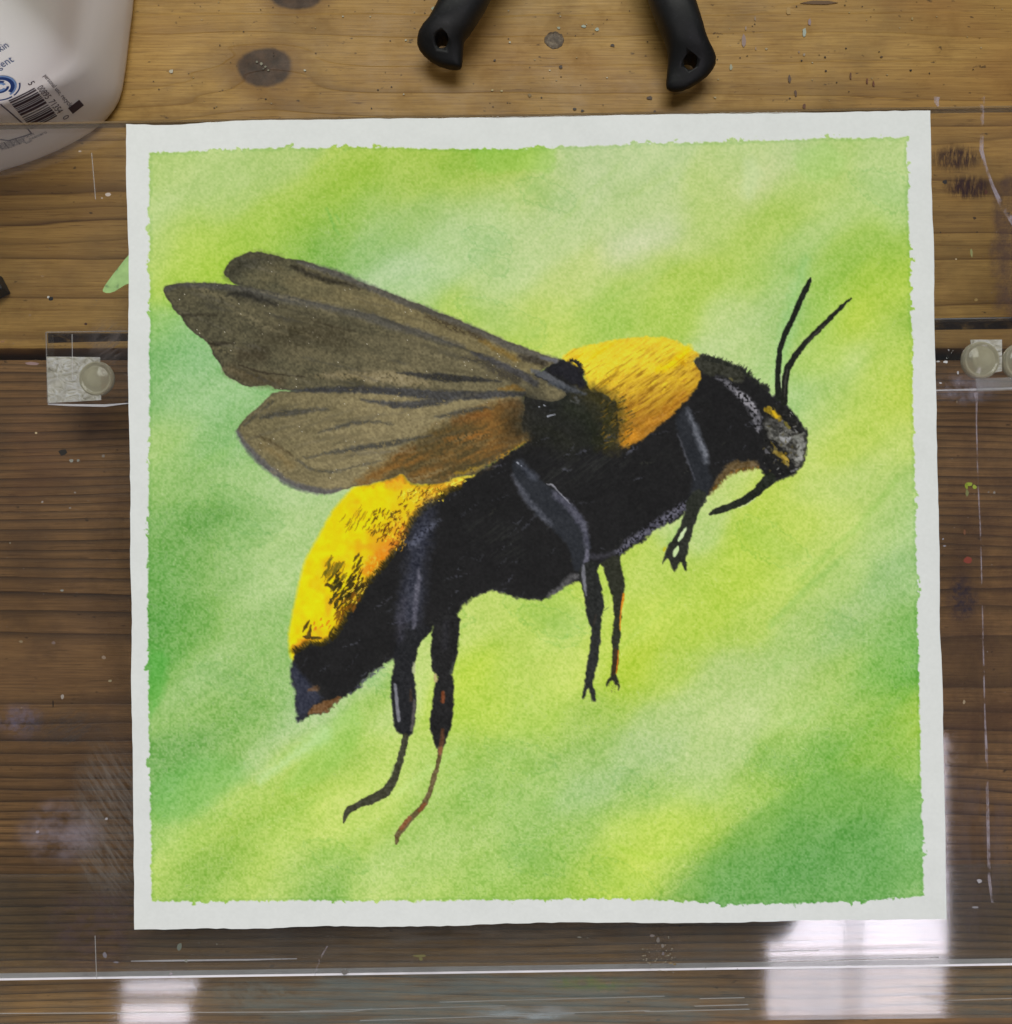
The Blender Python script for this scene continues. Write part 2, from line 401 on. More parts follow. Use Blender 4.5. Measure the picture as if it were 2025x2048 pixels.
_sm = [0]
def smear(cx, cy, rx, ry, col, alpha, fx=120, fy=500, Z=None, thr=(0.35, 0.65), edge=0.35, ang=0.0, name='smear_and_reflection'):
    _sm[0] += 1
    z = (PZ if Z is None else Z) + 0.00006 + 0.00002 * _sm[0]
    pts = [pz(cx - rx, cy + ry, z), pz(cx + rx, cy + ry, z), pz(cx + rx, cy - ry, z), pz(cx - rx, cy - ry, z)]
    o = mesh_obj(name, pts, [(0, 1, 2, 3)], smear_mat('smear_%d' % _sm[0], col, alpha, fx, fy, thr, edge, ang), easel)
    uv = o.data.uv_layers.new(name='UVMap')
    for i, c in enumerate(((0, 0), (1, 0), (1, 1), (0, 1))): uv.data[i].uv = c
    return o
smear(1915, 316, 75, 34, (54, 42, 46), 0.9, 700, 160, thr=(0.34, 0.56))
smear(1938, 374, 62, 32, (52, 40, 46), 0.92, 700, 150, thr=(0.34, 0.54))
smear(2072, 485, 100, 215, (74, 60, 62), 0.66, 160, 160, thr=(0.25, 0.6), edge=0.78)
smear(960, 1905, 760, 70, (112, 106, 100), 0.26, 40, 500, edge=0.4)  # broad hazy reflection along the front, put in as grey colour
smear(215, 1650, 90, 230, (128, 122, 116), 0.50, 900, 120, ang=R(-35))
smear(118, 1668, 100, 80, (196, 186, 202), 0.26, 90, 140)
smear(40, 1440, 60, 45, (120, 120, 150), 0.40, 300, 300)
smear(130, 1455, 110, 50, (70, 70, 72), 0.5, 150, 600, ang=R(-25))
smear(200, 1860, 130, 130, (92, 78, 84), 0.40, 150, 300)
smear(1960, 1300, 130, 640, (66, 50, 50), 0.30, 90, 60, edge=0.5)
smear(1945, 1700, 110, 240, (120, 108, 112), 0.22, 300, 60)
smear(1925, 1195, 40, 60, (44, 46, 62), 0.75, 400, 400)
smear(1935, 780, 90, 40, (150, 145, 160), 0.45, 200, 200)
smear(230, 1150, 60, 400, (58, 46, 38), 0.35, 60, 60)
smear(215, 690, 55, 60, (105, 98, 95), 0.55, 700, 120, ang=R(50))
smear(960, 2006, 620, 84, (112, 128, 128), 0.46, 50, 500, Z=LZ, thr=(0.25, 0.6), edge=0.55)  # teal-grey veil over the lower panel
smear(980, 1998, 420, 44, (118, 128, 126), 0.45, 60, 700, Z=LZ)
smear(1060, 2028, 130, 22, (170, 182, 188), 0.55, 80, 500, Z=LZ)
smear(1990, 1995, 170, 60, (90, 104, 104), 0.45, 60, 500, Z=LZ)
smear(520, 1990, 120, 40, (120, 126, 120), 0.40, 300, 500, Z=LZ, ang=R(30))
smear(1180, 1967, 120, 20, (110, 140, 80), 0.35, 300, 300, Z=LZ)
smear(1330, 1895, 60, 50, (110, 100, 96), 0.3, 500, 500)

lav = NT('dried_white_paint'); _t = lav
_d = _t.node('BsdfDiffuse'); _d.inputs[0].default_value = (*lin((186, 176, 188)), 1)
_tr = _t.node('BsdfTransparent'); _m = _t.node('MixShader')
_t.put(_m.inputs[0], _t.mapr(_t.noise(_t.vmath('MULTIPLY', _t.pos(), (200, 110, 100)), 1.0, 4, 0.7), 0.42, 0.62, 0.0, 0.40))
_t.l.new(_tr.outputs[0], _m.inputs[1]); _t.l.new(_d.outputs[0], _m.inputs[2]); lav = _t.surf(_m.outputs[0])
strip('dried_drip', [(1968, 192, 6), (1965, 215, 9), (1966, 250, 6), (1964, 300, 8), (1972, 330, 5), (1986, 370, 6), (2002, 405, 9), (2030, 448, 10)], 9, PZ + 0.0007, lav, easel)
strip('dried_drip', [(1875, 193, 12), (1874, 203, 9), (1878, 212, 3)], 9, PZ + 0.0007, lav, easel)
strip('dried_drip', [(1953, 785, 9), (1955, 805, 4), (1954, 833, 2.5), (1955, 880, 2.5), (1957, 960, 2), (1962, 1060, 2.5), (1964, 1130, 2), (1968, 1300, 2.5), (1971, 1430, 2.5), (1974, 1500, 5), (1977, 1640, 6), (1980, 1760, 6), (1986, 1806, 4)], 3, PZ + 0.0007, lav, easel)
strip('dried_drip', [(183, 305), (187, 350), (191, 398)], 1.4, PZ + 0.0007, fine, easel)
strip('dried_drip', [(144, 668), (145, 760)], 1.4, PZ + 0.0007, fine, easel)
strip('dried_drip', [(190, 1872), (193, 1958)], 1.4, PZ + 0.0007, fine, easel)
strip('dried_drip', [(655, 1893, 2), (640, 1918, 4), (634, 1935, 2), (630, 1952, 2)], 3, PZ + 0.0007, lav, easel)

# ---------------------------------------------------------------- blobs: small flakes as flat irregular solids
def flake_mesh(name, pts, Z, h, mat, parent=None, local=True):
    n = len(pts)
    vs = [pz(x, y, Z + h) for x, y in pts] + [pz(x, y, Z) for x, y in pts]
    fs = [tuple(range(n))[::-1], tuple(range(n, 2 * n))] + [(i, (i + 1) % n, (i + 1) % n + n, i + n) for i in range(n)]
    o = mesh_obj(name, vs, fs, mat, parent)
    if not parent: o.matrix_world = FRAME
    return o
def blob(cx, cy, rx, ry, n=9, jag=0.3):
    return [(cx + rx * math.cos(2 * math.pi * i / n) * random.uniform(1 - jag, 1 + jag), cy + ry * math.sin(2 * math.pi * i / n) * random.uniform(1 - jag, 1 + jag)) for i in range(n)]
def paint(name, rgb, rough=0.5):
    t = NT(name); n = t.noise(t.pos(), 600, 3)
    a = lin(rgb); b = tuple(v * 0.72 for v in a)
    return t.surf(t.principled(t.mix(n, a, b), rough, 0.4))

def speck_cloud(name, items, parent, matrix=None, on_table=False):
    vs, fs, cols = [], [], []
    for (x, y, rx, ry, c) in items:
        b = blob(x, y, rx * 0.85, ry * 0.85, 7)
        if on_table:
            top = [tbl(px, py, 0.00045) for px, py in b]; bot = [tbl(px, py, 0.00003) for px, py in b]
        else:
            top = [pz(px, py, PZ + 0.0012) for px, py in b]; bot = [pz(px, py, PZ + 0.0008) for px, py in b]
        k = len(vs); vs += top + bot; n = 7
        fs += [tuple(k + i for i in range(n))[::-1]] + [(k + i, k + (i + 1) % n, k + (i + 1) % n + n, k + i + n) for i in range(n)]
        cols += [(*[v * 0.8 for v in lin(c)], 1)] * (2 * n)
    t = NT(name); at = t.node('Attribute', attribute_name='Col')
    m = t.surf(t.principled(at.outputs[0], 0.45, 0.4))
    o = mesh_obj(name, vs, fs, m, parent)
    ca = o.data.color_attributes.new('Col', 'FLOAT_COLOR', 'POINT')
    ca.data.foreach_set('color', [v for c in cols for v in c])
    tag(o, kind='stuff'); return o

T = lambda cx, cy: (1350 + cx / 3.82, cy / 3.82)
wood_specks = []
for cx, cy, rx, ry, c in [(530, 310, 18, 60, (176, 148, 138)), (545, 215, 7, 18, (186, 160, 140)), (615, 140, 8, 22, (178, 150, 120)), (1030, 165, 14, 36, (176, 150, 150)),
        (990, 245, 18, 44, (196, 206, 190)), (430, 515, 12, 28, (190, 190, 160)), (620, 368, 6, 20, (190, 160, 130)), (700, 370, 12, 9, (200, 180, 140)),
        (870, 85, 24, 34, (204, 164, 96)), (878, 600, 13, 34, (110, 84, 66)), (990, 808, 16, 24, (122, 72, 40)), (1470, 620, 10, 28, (124, 66, 30)), (1520, 640, 11, 28, (124, 66, 30)),
        (925, 710, 14, 28, (112, 78, 52)), (1150, 435, 8, 8, (40, 26, 14)), (970, 460, 10, 7, (40, 26, 14)), (1805, 535, 11, 8, (36, 24, 14)), (990, 415, 10, 14, (190, 168, 140)),
        (950, 395, 8, 10, (170, 140, 120)), (1240, 627, 6, 6, (40, 26, 14)), (880, 748, 8, 6, (40, 26, 14)), (310, 742, 14, 8, (210, 190, 140)), (1815, 140, 8, 14, (196, 170, 110)),
        (1090, 18, 150, 16, (122, 88, 52)), (1345, 580, 10, 30, (120, 76, 40)), (1310, 366, 8, 6, (50, 34, 20)), (1155, 540, 9, 9, (60, 40, 24)), (1580, 432, 12, 8, (90, 66, 40))]:
    x, y = T(cx, cy); wood_specks.append((x, y, rx / 3.82, ry / 3.82, c))
for x, y, r, c in [(514, 123, 3, (140, 134, 112)), (523, 127, 4, (164, 158, 134)), (531, 133, 3.4, (150, 144, 120)), (537, 140, 3, (150, 144, 120)), (527, 137, 2, (120, 112, 96)), (1168, 52, 5, (190, 200, 180)), (1195, 58, 5, (190, 200, 180)), (1118, 55, 4, (180, 180, 150)), (1020, 84, 3, (220, 215, 190)), (868, 17, 6, (180, 190, 165)),
                   (812, 80, 3, (215, 210, 180)), (343, 142, 5, (222, 214, 190)), (1100, 140, 2, (240, 230, 200)), (1215, 155, 2, (230, 220, 190)), (808, 188, 2, (230, 220, 190)),
                   (610, 140, 3, (220, 215, 190)), (686, 32, 3, (200, 190, 160)), (985, 180, 3, (210, 190, 130)), (1004, 181, 3, (210, 190, 130)), (1060, 190, 5, (150, 120, 60)),
                   (1226, 90, 5, (66, 44, 22)), (1122, 133, 5, (66, 44, 22)), (990, 120, 3, (70, 48, 24)), (1150, 217, 4, (60, 40, 20)), (1165, 221, 4, (60, 40, 20)), (1300, 195, 6, (84, 56, 26)),
                   (783, 173, 2, (40, 26, 14)), (1310, 222, 3, (70, 44, 22)), (1340, 180, 2, (60, 40, 20))]:
    wood_specks.append((x, y, r, r * 0.8, c))
for i in range(120):
    x, y = random.uniform(280, 2040), random.uniform(-10, 225)
    r = random.uniform(0.7, 2.0)
    wood_specks.append((x, y, r, r * 0.8, random.choice([(60, 40, 20), (70, 48, 24), (210, 196, 160), (190, 170, 120), (50, 34, 18)])))
speck_cloud('paint_flecks', wood_specks, table, on_table=True)

board_specks = []
for x, y, rx, ry, c in [(216, 389, 6, 5, (205, 190, 178)), (204, 396, 3, 2, (190, 170, 150)), (102, 598, 6, 5, (30, 32, 34)), (97, 594, 3, 3, (200, 198, 190)), (172, 648, 4, 3, (70, 40, 26)),
        (72, 866, 4, 2.5, (200, 180, 140)), (125, 905, 10, 8, (46, 42, 38)), (143, 921, 6, 4, (150, 150, 140)), (156, 921, 4, 3, (140, 138, 128)), (207, 912, 4, 4, (130, 118, 104)),
        (85, 1004, 3, 3, (160, 150, 140)), (140, 1016, 3, 2, (150, 138, 124)), (150, 985, 3, 2, (150, 138, 124)), (20, 1086, 2, 2, (160, 150, 130)), (124, 1181, 5, 3, (150, 150, 140)),
        (42, 1283, 5, 3, (150, 130, 100)), (108, 1286, 5, 4, (130, 110, 100)), (208, 1315, 5, 4, (150, 130, 110)), (125, 1394, 4, 5, (170, 160, 150)), (220, 1362, 4, 3, (150, 140, 110)),
        (106, 1408, 1.5, 8, (30, 22, 16)), (213, 1638, 4, 4, (180, 176, 180)), (75, 1664, 4, 4, (170, 160, 170)), (210, 1911, 5, 7, (130, 124, 130)), (359, 1894, 6, 9, (110, 116, 104)), (372, 1922, 4, 4, (150, 150, 140)),
        (342, 1948, 4, 2, (190, 180, 190)), (232, 1925, 6, 2.5, (130, 124, 130)), (690, 1945, 9, 6, (120, 116, 112)), (840, 1912, 14, 3.5, (118, 112, 66)), (842, 1918, 6, 4, (118, 112, 66)),
        (1940, 968, 9, 5, (160, 178, 60)), (1934, 972, 4, 7, (150, 165, 50)), (1950, 974, 5, 5, (165, 180, 66)), (1935, 985, 4, 8, (130, 130, 80)), (1937, 1120, 10, 8, (142, 64, 48)), (1930, 1064, 3, 7, (130, 84, 56)),
        (1990, 985, 3, 3, (150, 140, 130)), (1978, 984, 2, 2, (150, 140, 130)), (1887, 1078, 2, 2, (170, 170, 180)), (1890, 1092, 4, 2, (150, 145, 150)), (1929, 1404, 3, 5, (170, 150, 120)),
        (1305, 1872, 6, 3, (120, 110, 104)), (1317, 1880, 4, 6, (120, 112, 104)), (1326, 1892, 4, 5, (130, 120, 110)), (1342, 1927, 4, 2, (150, 130, 90)), (1350, 1929, 4, 2, (150, 130, 90)), (1327, 1908, 3, 5, (120, 110, 110)),
        (1160, 1875, 6, 2, (120, 116, 104)), (1287, 1912, 2, 2, (150, 136, 110)), (1300, 1927, 2, 2, (150, 136, 110)), (1320, 1942, 4, 1.6, (140, 130, 110)), (1960, 1762, 6, 5, (180, 176, 182)), (1952, 1815, 9, 2.5, (150, 146, 150)),
        (1892, 724, 6, 3, (220, 220, 222)), (1877, 723, 4, 2, (190, 190, 190)), (1917, 745, 3, 4, (190, 188, 190)), (1882, 766, 3, 2, (210, 208, 210)), (1898, 700, 2, 2, (160, 160, 160)), (1915, 804, 2, 4, (130, 110, 90)),
        (1953, 599, 4, 4, (150, 124, 70)), (1944, 505, 3, 12, (150, 150, 96)), (1913, 518, 2, 1.5, (220, 200, 160)), (1950, 436, 4, 4, (70, 48, 24)), (1955, 464, 3, 2, (70, 48, 24)), (1882, 465, 2, 2, (70, 48, 24)), (1973, 384, 4, 6, (84, 42, 24)), (1891, 363, 6, 5, (34, 28, 30)),
        (60, 630, 3, 3, (150, 120, 80)), (5, 683, 6, 3, (160, 120, 80)), (85, 552, 4, 2, (150, 120, 80)), (65, 727, 18, 4, (160, 132, 128)), (160, 302, 4, 2, (190, 170, 150))]:
    board_specks.append((x, y, rx, ry, c))
for i in range(150):
    x = random.choice([random.uniform(5, 240), random.uniform(1900, 2025)]); y = random.uniform(380, 1900); r = random.uniform(0.5, 1.2)
    board_specks.append((x, y, r, r * 0.8, random.choice([(150, 140, 126), (128, 116, 104), (170, 160, 150), (60, 46, 34)])))
for i in range(90):
    x = random.uniform(290, 2020); y = random.uniform(1868, 1945); r = random.uniform(0.6, 1.6)
    if 1530 < x < 1890: continue
    board_specks.append((x, y, r, r * 0.8, random.choice([(120, 116, 106), (150, 146, 130), (100, 92, 84)])))
for i in range(40):
    x = random.gauss(1320, 22); y = random.gauss(1915, 18); r = random.uniform(0.8, 1.8)
    if 1880 < y + 20 and y < 1945: board_specks.append((x, y, r, r, (150, 142, 122)))
o = speck_cloud('dried_specks', board_specks, easel)

# ================================================================ the painting
rng = np.random.default_rng(11)
NX, NY = 940, 950
TLc, TRc, BRc, BLc = (254.5, 249.5), (1859.5, 222.5), (1892.0, 1836.5), (271.0, 1857.0)
uu = np.linspace(0, 1, NX + 1, dtype=np.float32)[None, :]; vv = np.linspace(0, 1, NY + 1, dtype=np.float32)[:, None]
def bil(a, b, c, d): return (a * (1 - uu) * (1 - vv) + b * uu * (1 - vv) + c * uu * vv + d * (1 - uu) * vv).astype(np.float32)
GX = bil(TLc[0], TRc[0], BRc[0], BLc[0]); GY = bil(TLc[1], TRc[1], BRc[1], BLc[1])
def wob1(n, k, amp, seed):
    r = np.random.default_rng(seed); p = np.linspace(0, 1, k); q = r.uniform(-1, 1, k)
    q[0] = q[-1] = 0
    return (np.interp(np.linspace(0, 1, n), p, q) * amp).astype(np.float32)
def smooth1(a, w=25):
    k = np.hanning(w); k /= k.sum(); return np.convolve(np.pad(a, w // 2, mode='edge'), k, 'valid')[:len(a)].astype(np.float32)
et = smooth1(np.interp(np.linspace(0, 1, NX + 1), [0, .05, .08, .14, .22, .4, .5, .65, .85, 1], [0, 3.5, 1.5, -2.5, -3, -2, 0, -1, 0.5, 0]).astype(np.float32), 21) + smooth1(wob1(NX + 1, 90, 0.7, 1), 7)
eb = smooth1(wob1(NX + 1, 14, 3.0, 2), 41) + smooth1(wob1(NX + 1, 110, 0.9, 6), 7)
el = smooth1(wob1(NY + 1, 14, 2.5, 3), 41) + smooth1(wob1(NY + 1, 90, 0.6, 8), 7)
er = smooth1(wob1(NY + 1, 12, 2.0, 4), 41) + smooth1(wob1(NY + 1, 90, 0.5, 9), 7)
wtop = np.clip(1 - vv / 0.03, 0, 1); wbot = np.clip(1 - (1 - vv) / 0.03, 0, 1); wlef = np.clip(1 - uu / 0.03, 0, 1); wrig = np.clip(1 - (1 - uu) / 0.03, 0, 1)
GY += et[None, :] * wtop + eb[None, :] * wbot; GX += el[:, None] * wlef + er[:, None] * wrig

def vnoise(scale, seed, ang=0.0, sx=1.0, sy=1.0, X=None, Y=None):
    X = GX if X is None else X; Y = GY if Y is None else Y
    c, s = math.cos(ang), math.sin(ang)
    a = (X * c + Y * s) / (scale * sx) + 1000.3; b = (-X * s + Y * c) / (scale * sy) + 1000.7
    ai = np.floor(a).astype(np.int64); bi = np.floor(b).astype(np.int64)
    fa = (a - ai).astype(np.float32); fb = (b - bi).astype(np.float32)
    fa = fa * fa * (3 - 2 * fa); fb = fb * fb * (3 - 2 * fb)
    tab = np.random.default_rng(seed).random((512, 512), dtype=np.float32)
    g = lambda i, j: tab[(ai + i) & 511, (bi + j) & 511]
    return (g(0, 0) * (1 - fa) + g(1, 0) * fa) * (1 - fb) + (g(0, 1) * (1 - fa) + g(1, 1) * fa) * fb
def fbm(scale, seed, oct=3, **kw):
    o = 0; a = 0.5; t = 0
    for i in range(oct):
        o = o + vnoise(scale / 2 ** i, seed * 17 + i, **kw) * a; t += a; a *= 0.55
    return o / t

n_tooth = fbm(3.4, 1, 1)                      # paper tooth
n_fine = fbm(5.6, 2, 2)
n_gran = fbm(12.0, 3, 3)
n_mid = fbm(40.0, 4, 3)
n_big = fbm(130.0, 5, 3)
DIAG = R(-34)
n_str = fbm(26.0, 6, 3, ang=DIAG, sx=5.0, sy=1.0)
n_str2 = fbm(70.0, 7, 2, ang=DIAG, sx=3.2, sy=1.0)
n_hair = fbm(5.0, 8, 2, ang=R(-35), sx=5.0, sy=0.8)
e1 = fbm(7.0, 21, 2) - 0.5; e2 = fbm(7.0, 22, 2) - 0.5
m1 = fbm(18.0, 23, 2) - 0.5; m2 = fbm(18.0, 24, 2) - 0.5

IMG = np.zeros((NY + 1, NX + 1, 3), np.float32)
LAB = np.zeros((NY + 1, NX + 1), np.int16)     # 0 paper 1 wash 2.. bee pieces
HGT = np.zeros((NY + 1, NX + 1), np.float32)

# paper
IMG[:] = np.array((210, 215, 207), np.float32)
IMG += (n_fine[..., None] - 0.5) * 5 + (n_mid[..., None] - 0.5) * 4

# colour of the wash, read off along rows of the photograph: y, [(x, r, g, b) ...]
WASH = {
 300: [(310,168,212,120),(450,172,214,128),(600,168,212,118),(700,166,210,92),(850,156,206,74),(960,140,200,60),(1060,152,204,74),(1130,182,216,158),(1300,182,218,152),(1500,180,217,140),(1600,182,217,150),(1660,165,212,118),(1800,174,216,134)],
 365: [(310,172,214,124),(450,170,213,126),(560,168,211,120),(640,160,208,84),(700,146,202,48),(820,158,206,84),(960,165,208,96),(1080,172,212,118),(1150,180,215,152),(1300,178,215,146),(1440,176,214,124),(1510,192,217,148),(1620,170,213,112),(1800,172,216,134)],
 430: [(310,174,215,134),(450,168,212,118),(560,152,206,72),(640,136,197,52),(700,140,200,74),(760,140,198,104),(830,150,203,112),(950,170,213,138),(1100,175,213,142),(1300,178,215,140),(1450,172,213,112),(1560,160,208,92),(1680,170,214,122),(1830,168,214,128)],
 490: [(330,172,214,110),(420,160,210,74),(520,148,204,60),(600,136,198,66),(650,108,182,78),(750,134,197,112),(900,165,212,142),(1100,178,215,142),(1285,194,217,168),(1400,178,214,122),(1500,168,211,100),(1600,160,210,118),(1700,142,202,76),(1820,136,198,58)],
 560: [(325,168,213,104),(380,152,207,46),(430,148,205,44),(520,150,206,88),(800,164,211,152),(1000,174,214,140),(1150,184,216,126),(1290,172,212,104),(1400,160,207,78),(1500,158,208,98),(1580,152,206,116),(1660,138,200,76),(1740,152,206,52),(1820,160,210,58)],
 640: [(320,128,198,104),(380,124,196,120),(800,158,208,120),(900,160,208,92),(1000,176,214,112),(1100,178,215,104),(1220,152,206,90),(1340,160,208,86),(1440,176,215,132),(1520,168,211,132),(1575,136,198,112),(1640,142,204,86),(1730,174,214,56),(1790,160,208,72),(1830,128,193,64)],
 710: [(315,112,188,112),(420,120,192,124),(1000,172,213,90),(1120,176,214,92),(1420,176,215,140),(1500,172,213,132),(1560,150,204,122),(1640,160,210,94),(1720,176,216,124),(1800,168,211,92),(1835,158,206,66)],
 800: [(310,112,186,108),(380,140,200,134),(450,132,197,130),(1500,160,208,130),(1580,148,204,126),(1650,160,208,112),(1720,164,208,88),(1790,172,210,66),(1835,174,211,76)],
 880: [(310,152,202,112),(360,140,197,112),(430,116,187,110),(520,116,186,112),(1640,176,213,122),(1690,164,207,66),(1760,174,212,104),(1835,178,213,108)],
 960: [(310,128,190,104),(400,122,186,102),(500,138,194,116),(600,160,205,138),(1490,178,212,120),(1550,172,209,70),(1640,176,212,110),(1740,168,208,112),(1830,152,202,112)],
 1060:[(310,98,172,80),(400,100,171,82),(500,126,187,104),(580,156,202,128),(1400,166,206,120),(1500,164,206,60),(1560,166,207,78),(1660,172,210,104),(1760,156,203,114),(1835,146,199,124)],
 1150:[(310,84,165,66),(400,104,173,86),(480,128,186,106),(560,154,201,126),(1200,164,205,70),(1300,168,207,88),(1400,160,204,66),(1480,164,206,56),(1580,170,209,98),(1680,152,200,108),(1780,136,192,118),(1840,130,189,112)],
 1250:[(310,74,160,58),(390,92,168,70),(470,136,190,110),(560,128,186,104),(700,160,202,140),(960,170,207,100),(1050,162,204,86),(1130,172,209,104),(1260,170,208,70),(1400,160,203,56),(1500,160,202,84),(1600,148,196,106),(1700,142,192,114),(1780,120,184,98),(1835,96,176,80)],
 1350:[(305,72,162,56),(380,134,188,112),(480,120,180,98),(580,122,182,102),(700,160,202,140),(840,168,206,110),(960,162,205,44),(1050,164,204,86),(1150,172,208,96),(1260,160,200,28),(1340,158,200,76),(1450,156,197,112),(1560,156,198,114),(1680,138,190,92),(1760,104,180,72),(1840,86,172,64)],
 1430:[(310,128,186,104),(400,116,178,92),(500,106,173,82),(590,138,188,120),(660,156,198,138),(720,132,188,80),(800,168,206,120),(900,160,203,56),(980,160,203,64),(1080,152,199,76),(1200,142,190,80),(1330,158,197,118),(1480,168,202,128),(1600,150,196,106),(1700,126,184,74),(1790,116,181,58),(1840,150,194,48)],
 1510:[(310,88,162,70),(380,88,161,68),(460,110,174,84),(520,156,198,132),(600,146,193,82),(700,134,187,68),(790,160,200,96),(860,150,196,98),(930,134,187,76),(1050,140,190,92),(1180,132,184,96),(1300,150,192,122),(1450,160,198,122),(1560,122,182,76),(1620,98,172,62),(1740,110,176,50),(1835,122,184,70)],
 1590:[(310,96,167,78),(400,126,184,98),(480,150,195,88),(580,144,192,70),(680,168,204,98),(760,164,202,98),(850,138,189,90),(950,124,182,82),(1060,134,187,98),(1180,140,188,116),(1300,130,183,94),(1430,150,195,106),(1530,134,187,76),(1620,100,170,58),(1720,96,166,58),(1830,112,178,94)],
 1670:[(310,134,188,102),(380,146,192,78),(460,134,184,60),(560,150,195,84),(650,170,204,98),(730,152,196,88),(830,138,188,94),(940,148,192,104),(1060,124,180,90),(1160,128,182,84),(1260,156,197,78),(1340,160,200,66),(1420,150,194,58),(1490,106,168,56),(1600,86,158,66),(1700,76,154,66),(1830,100,170,98)],
 1740:[(310,156,195,98),(370,116,174,54),(440,118,174,58),(500,160,198,92),(570,168,201,110),(600,118,176,76),(680,128,182,82),(770,158,197,112),(860,146,191,100),(960,128,183,82),(1080,124,180,72),(1180,138,186,58),(1270,164,199,62),(1340,158,196,66),(1390,98,162,62),(1480,92,160,80),(1600,70,148,64),(1720,80,156,76),(1840,96,166,92)],
 1800:[(310,146,190,86),(380,122,177,60),(470,140,186,76),(540,168,200,108),(600,110,170,66),(670,104,168,64),(760,160,197,104),(860,146,190,92),(960,128,182,72),(1080,126,179,56),(1180,142,187,54),(1280,160,195,58),(1350,106,165,60),(1450,76,150,66),(1600,76,150,68),(1740,84,158,78),(1845,112,176,96)],
}
cx_, cy_, cc_ = [], [], []
for y, row in WASH.items():
    for q in row: cx_.append(q[0]); cy_.append(y); cc_.append(q[1:])
cx_ = np.array(cx_, np.float32); cy_ = np.array(cy_, np.float32); cc_ = np.array(cc_, np.float32)
ST8 = 6
lx = GX[::ST8, ::ST8]; ly = GY[::ST8, ::ST8]
wx = (n_str2[::ST8, ::ST8] - 0.5) * 60 + (n_big[::ST8, ::ST8] - 0.5) * 70; wy = -(n_str2[::ST8, ::ST8] - 0.5) * 40 + (n_big[::ST8, ::ST8] - 0.5) * 40
lxw = lx + wx * 0.6; lyw = ly + wy * 0.6
cd, sd = math.cos(DIAG), math.sin(DIAG)
acc = np.zeros(lx.shape + (3,), np.float32); wsum = np.zeros(lx.shape, np.float32)
for k in range(len(cx_)):
    dx = lxw - cx_[k]; dy = lyw - cy_[k]
    a = dx * cd + dy * sd; b = -dx * sd + dy * cd
    w = np.exp(-(a / 62) ** 2 - (b / 38) ** 2) + 1e-4 * np.exp(-(dx ** 2 + dy ** 2) / 150 ** 2) + 1e-9 / (1 + (dx ** 2 + dy ** 2) / 1e4)
    acc += w[..., None] * cc_[k]; wsum += w
small = acc / wsum[..., None]
fi = np.arange(NY + 1) / ST8; fj = np.arange(NX + 1) / ST8
def upsample(s):
    h, w = s.shape[:2]
    i0 = np.clip(np.floor(fi).astype(int), 0, h - 2); j0 = np.clip(np.floor(fj).astype(int), 0, w - 2)
    a = np.clip(fi - i0, 0, 1)[:, None, None].astype(np.float32); b = np.clip(fj - j0, 0, 1)[None, :, None].astype(np.float32)
    return (s[i0][:, j0] * (1 - a) * (1 - b) + s[i0 + 1][:, j0] * a * (1 - b) + s[i0][:, j0 + 1] * (1 - a) * b + s[i0 + 1][:, j0 + 1] * a * b)
WC = upsample(small)
_r, _g, _b = WC[..., 0].copy(), WC[..., 1].copy(), WC[..., 2].copy()
WC[..., 0] = _r + 0.36 * np.maximum(_g - _r - 20, 0); WC[..., 1] = _g * 0.957; WC[..., 2] = _b + 0.5 * np.maximum(92 - _b, 0) - 0.16 * np.maximum(_b - 118, 0)
depth = (208 - WC[..., 1:2]) / 60.0
WC = WC + ((n_str - 0.5) * 22)[..., None] * np.array((1.0, 0.65, 0.9), np.float32) * (0.5 + 0.4 * depth)
WC = WC + ((n_mid - 0.5) * 12)[..., None] * np.array((1.0, 0.6, 1.2), np.float32)
g = (n_gran - 0.5) * 14 + (n_fine - 0.5) * 36 + (n_tooth - 0.5) * 46
WC = WC + g[..., None] * np.array((1.0, 0.62, 0.95), np.float32) * np.clip(0.45 + 0.55 * depth, 0.35, 1.3)
dark = np.clip((n_tooth - 0.68) * 6, 0, 1) * np.clip((n_fine - 0.54) * 8, 0, 1) * np.clip(depth[..., 0] * 1.6, 0.12, 1)
WC = WC * (1 - 0.2 * dark[..., None] * np.array((1.0, 0.6, 1.0), np.float32))
lite = np.clip((n_tooth - 0.93) * 9, 0, 1); WC = WC * (1 - 0.3 * lite[..., None]) + 0.3 * lite[..., None] * np.array((220, 232, 200), np.float32)

def window(x0, x1, y0, y1, m=36):
    u0 = (x0 - m - 271) / 1600; u1 = (x1 + m - 254) / 1606
    v0 = (y0 - m - 250) / 1600; v1 = (y1 + m - 222) / 1606
    a = int(np.clip(u0 * NX, 0, NX)); b = int(np.clip(u1 * NX + 2, 1, NX + 1)); c = int(np.clip(v0 * NY, 0, NY)); d = int(np.clip(v1 * NY + 2, 1, NY + 1))
    return slice(c, d), slice(a, b)
def chaikin(p, it=1):
    for _ in range(it):
        q = []
        for i in range(len(p)):
            a, b = p[i], p[(i + 1) % len(p)]
            q.append((a[0] * .78 + b[0] * .22, a[1] * .78 + b[1] * .22)); q.append((a[0] * .22 + b[0] * .78, a[1] * .22 + b[1] * .78))
        p = q
    return p
FR = {'A': (310, 480), 'B': (788, 480), 'C': (1266, 480), 'D': (470, 900), 'E': (900, 880), 'F': (1266, 750), 'G': (560, 1230), 'H': (1000, 1050)}
def fr(k, *pts):
    ox, oy = FR[k]; return [(ox + p[0] / 3.996, oy + p[1] / 3.996) + tuple(v / 3.996 for v in p[2:]) for p in pts]
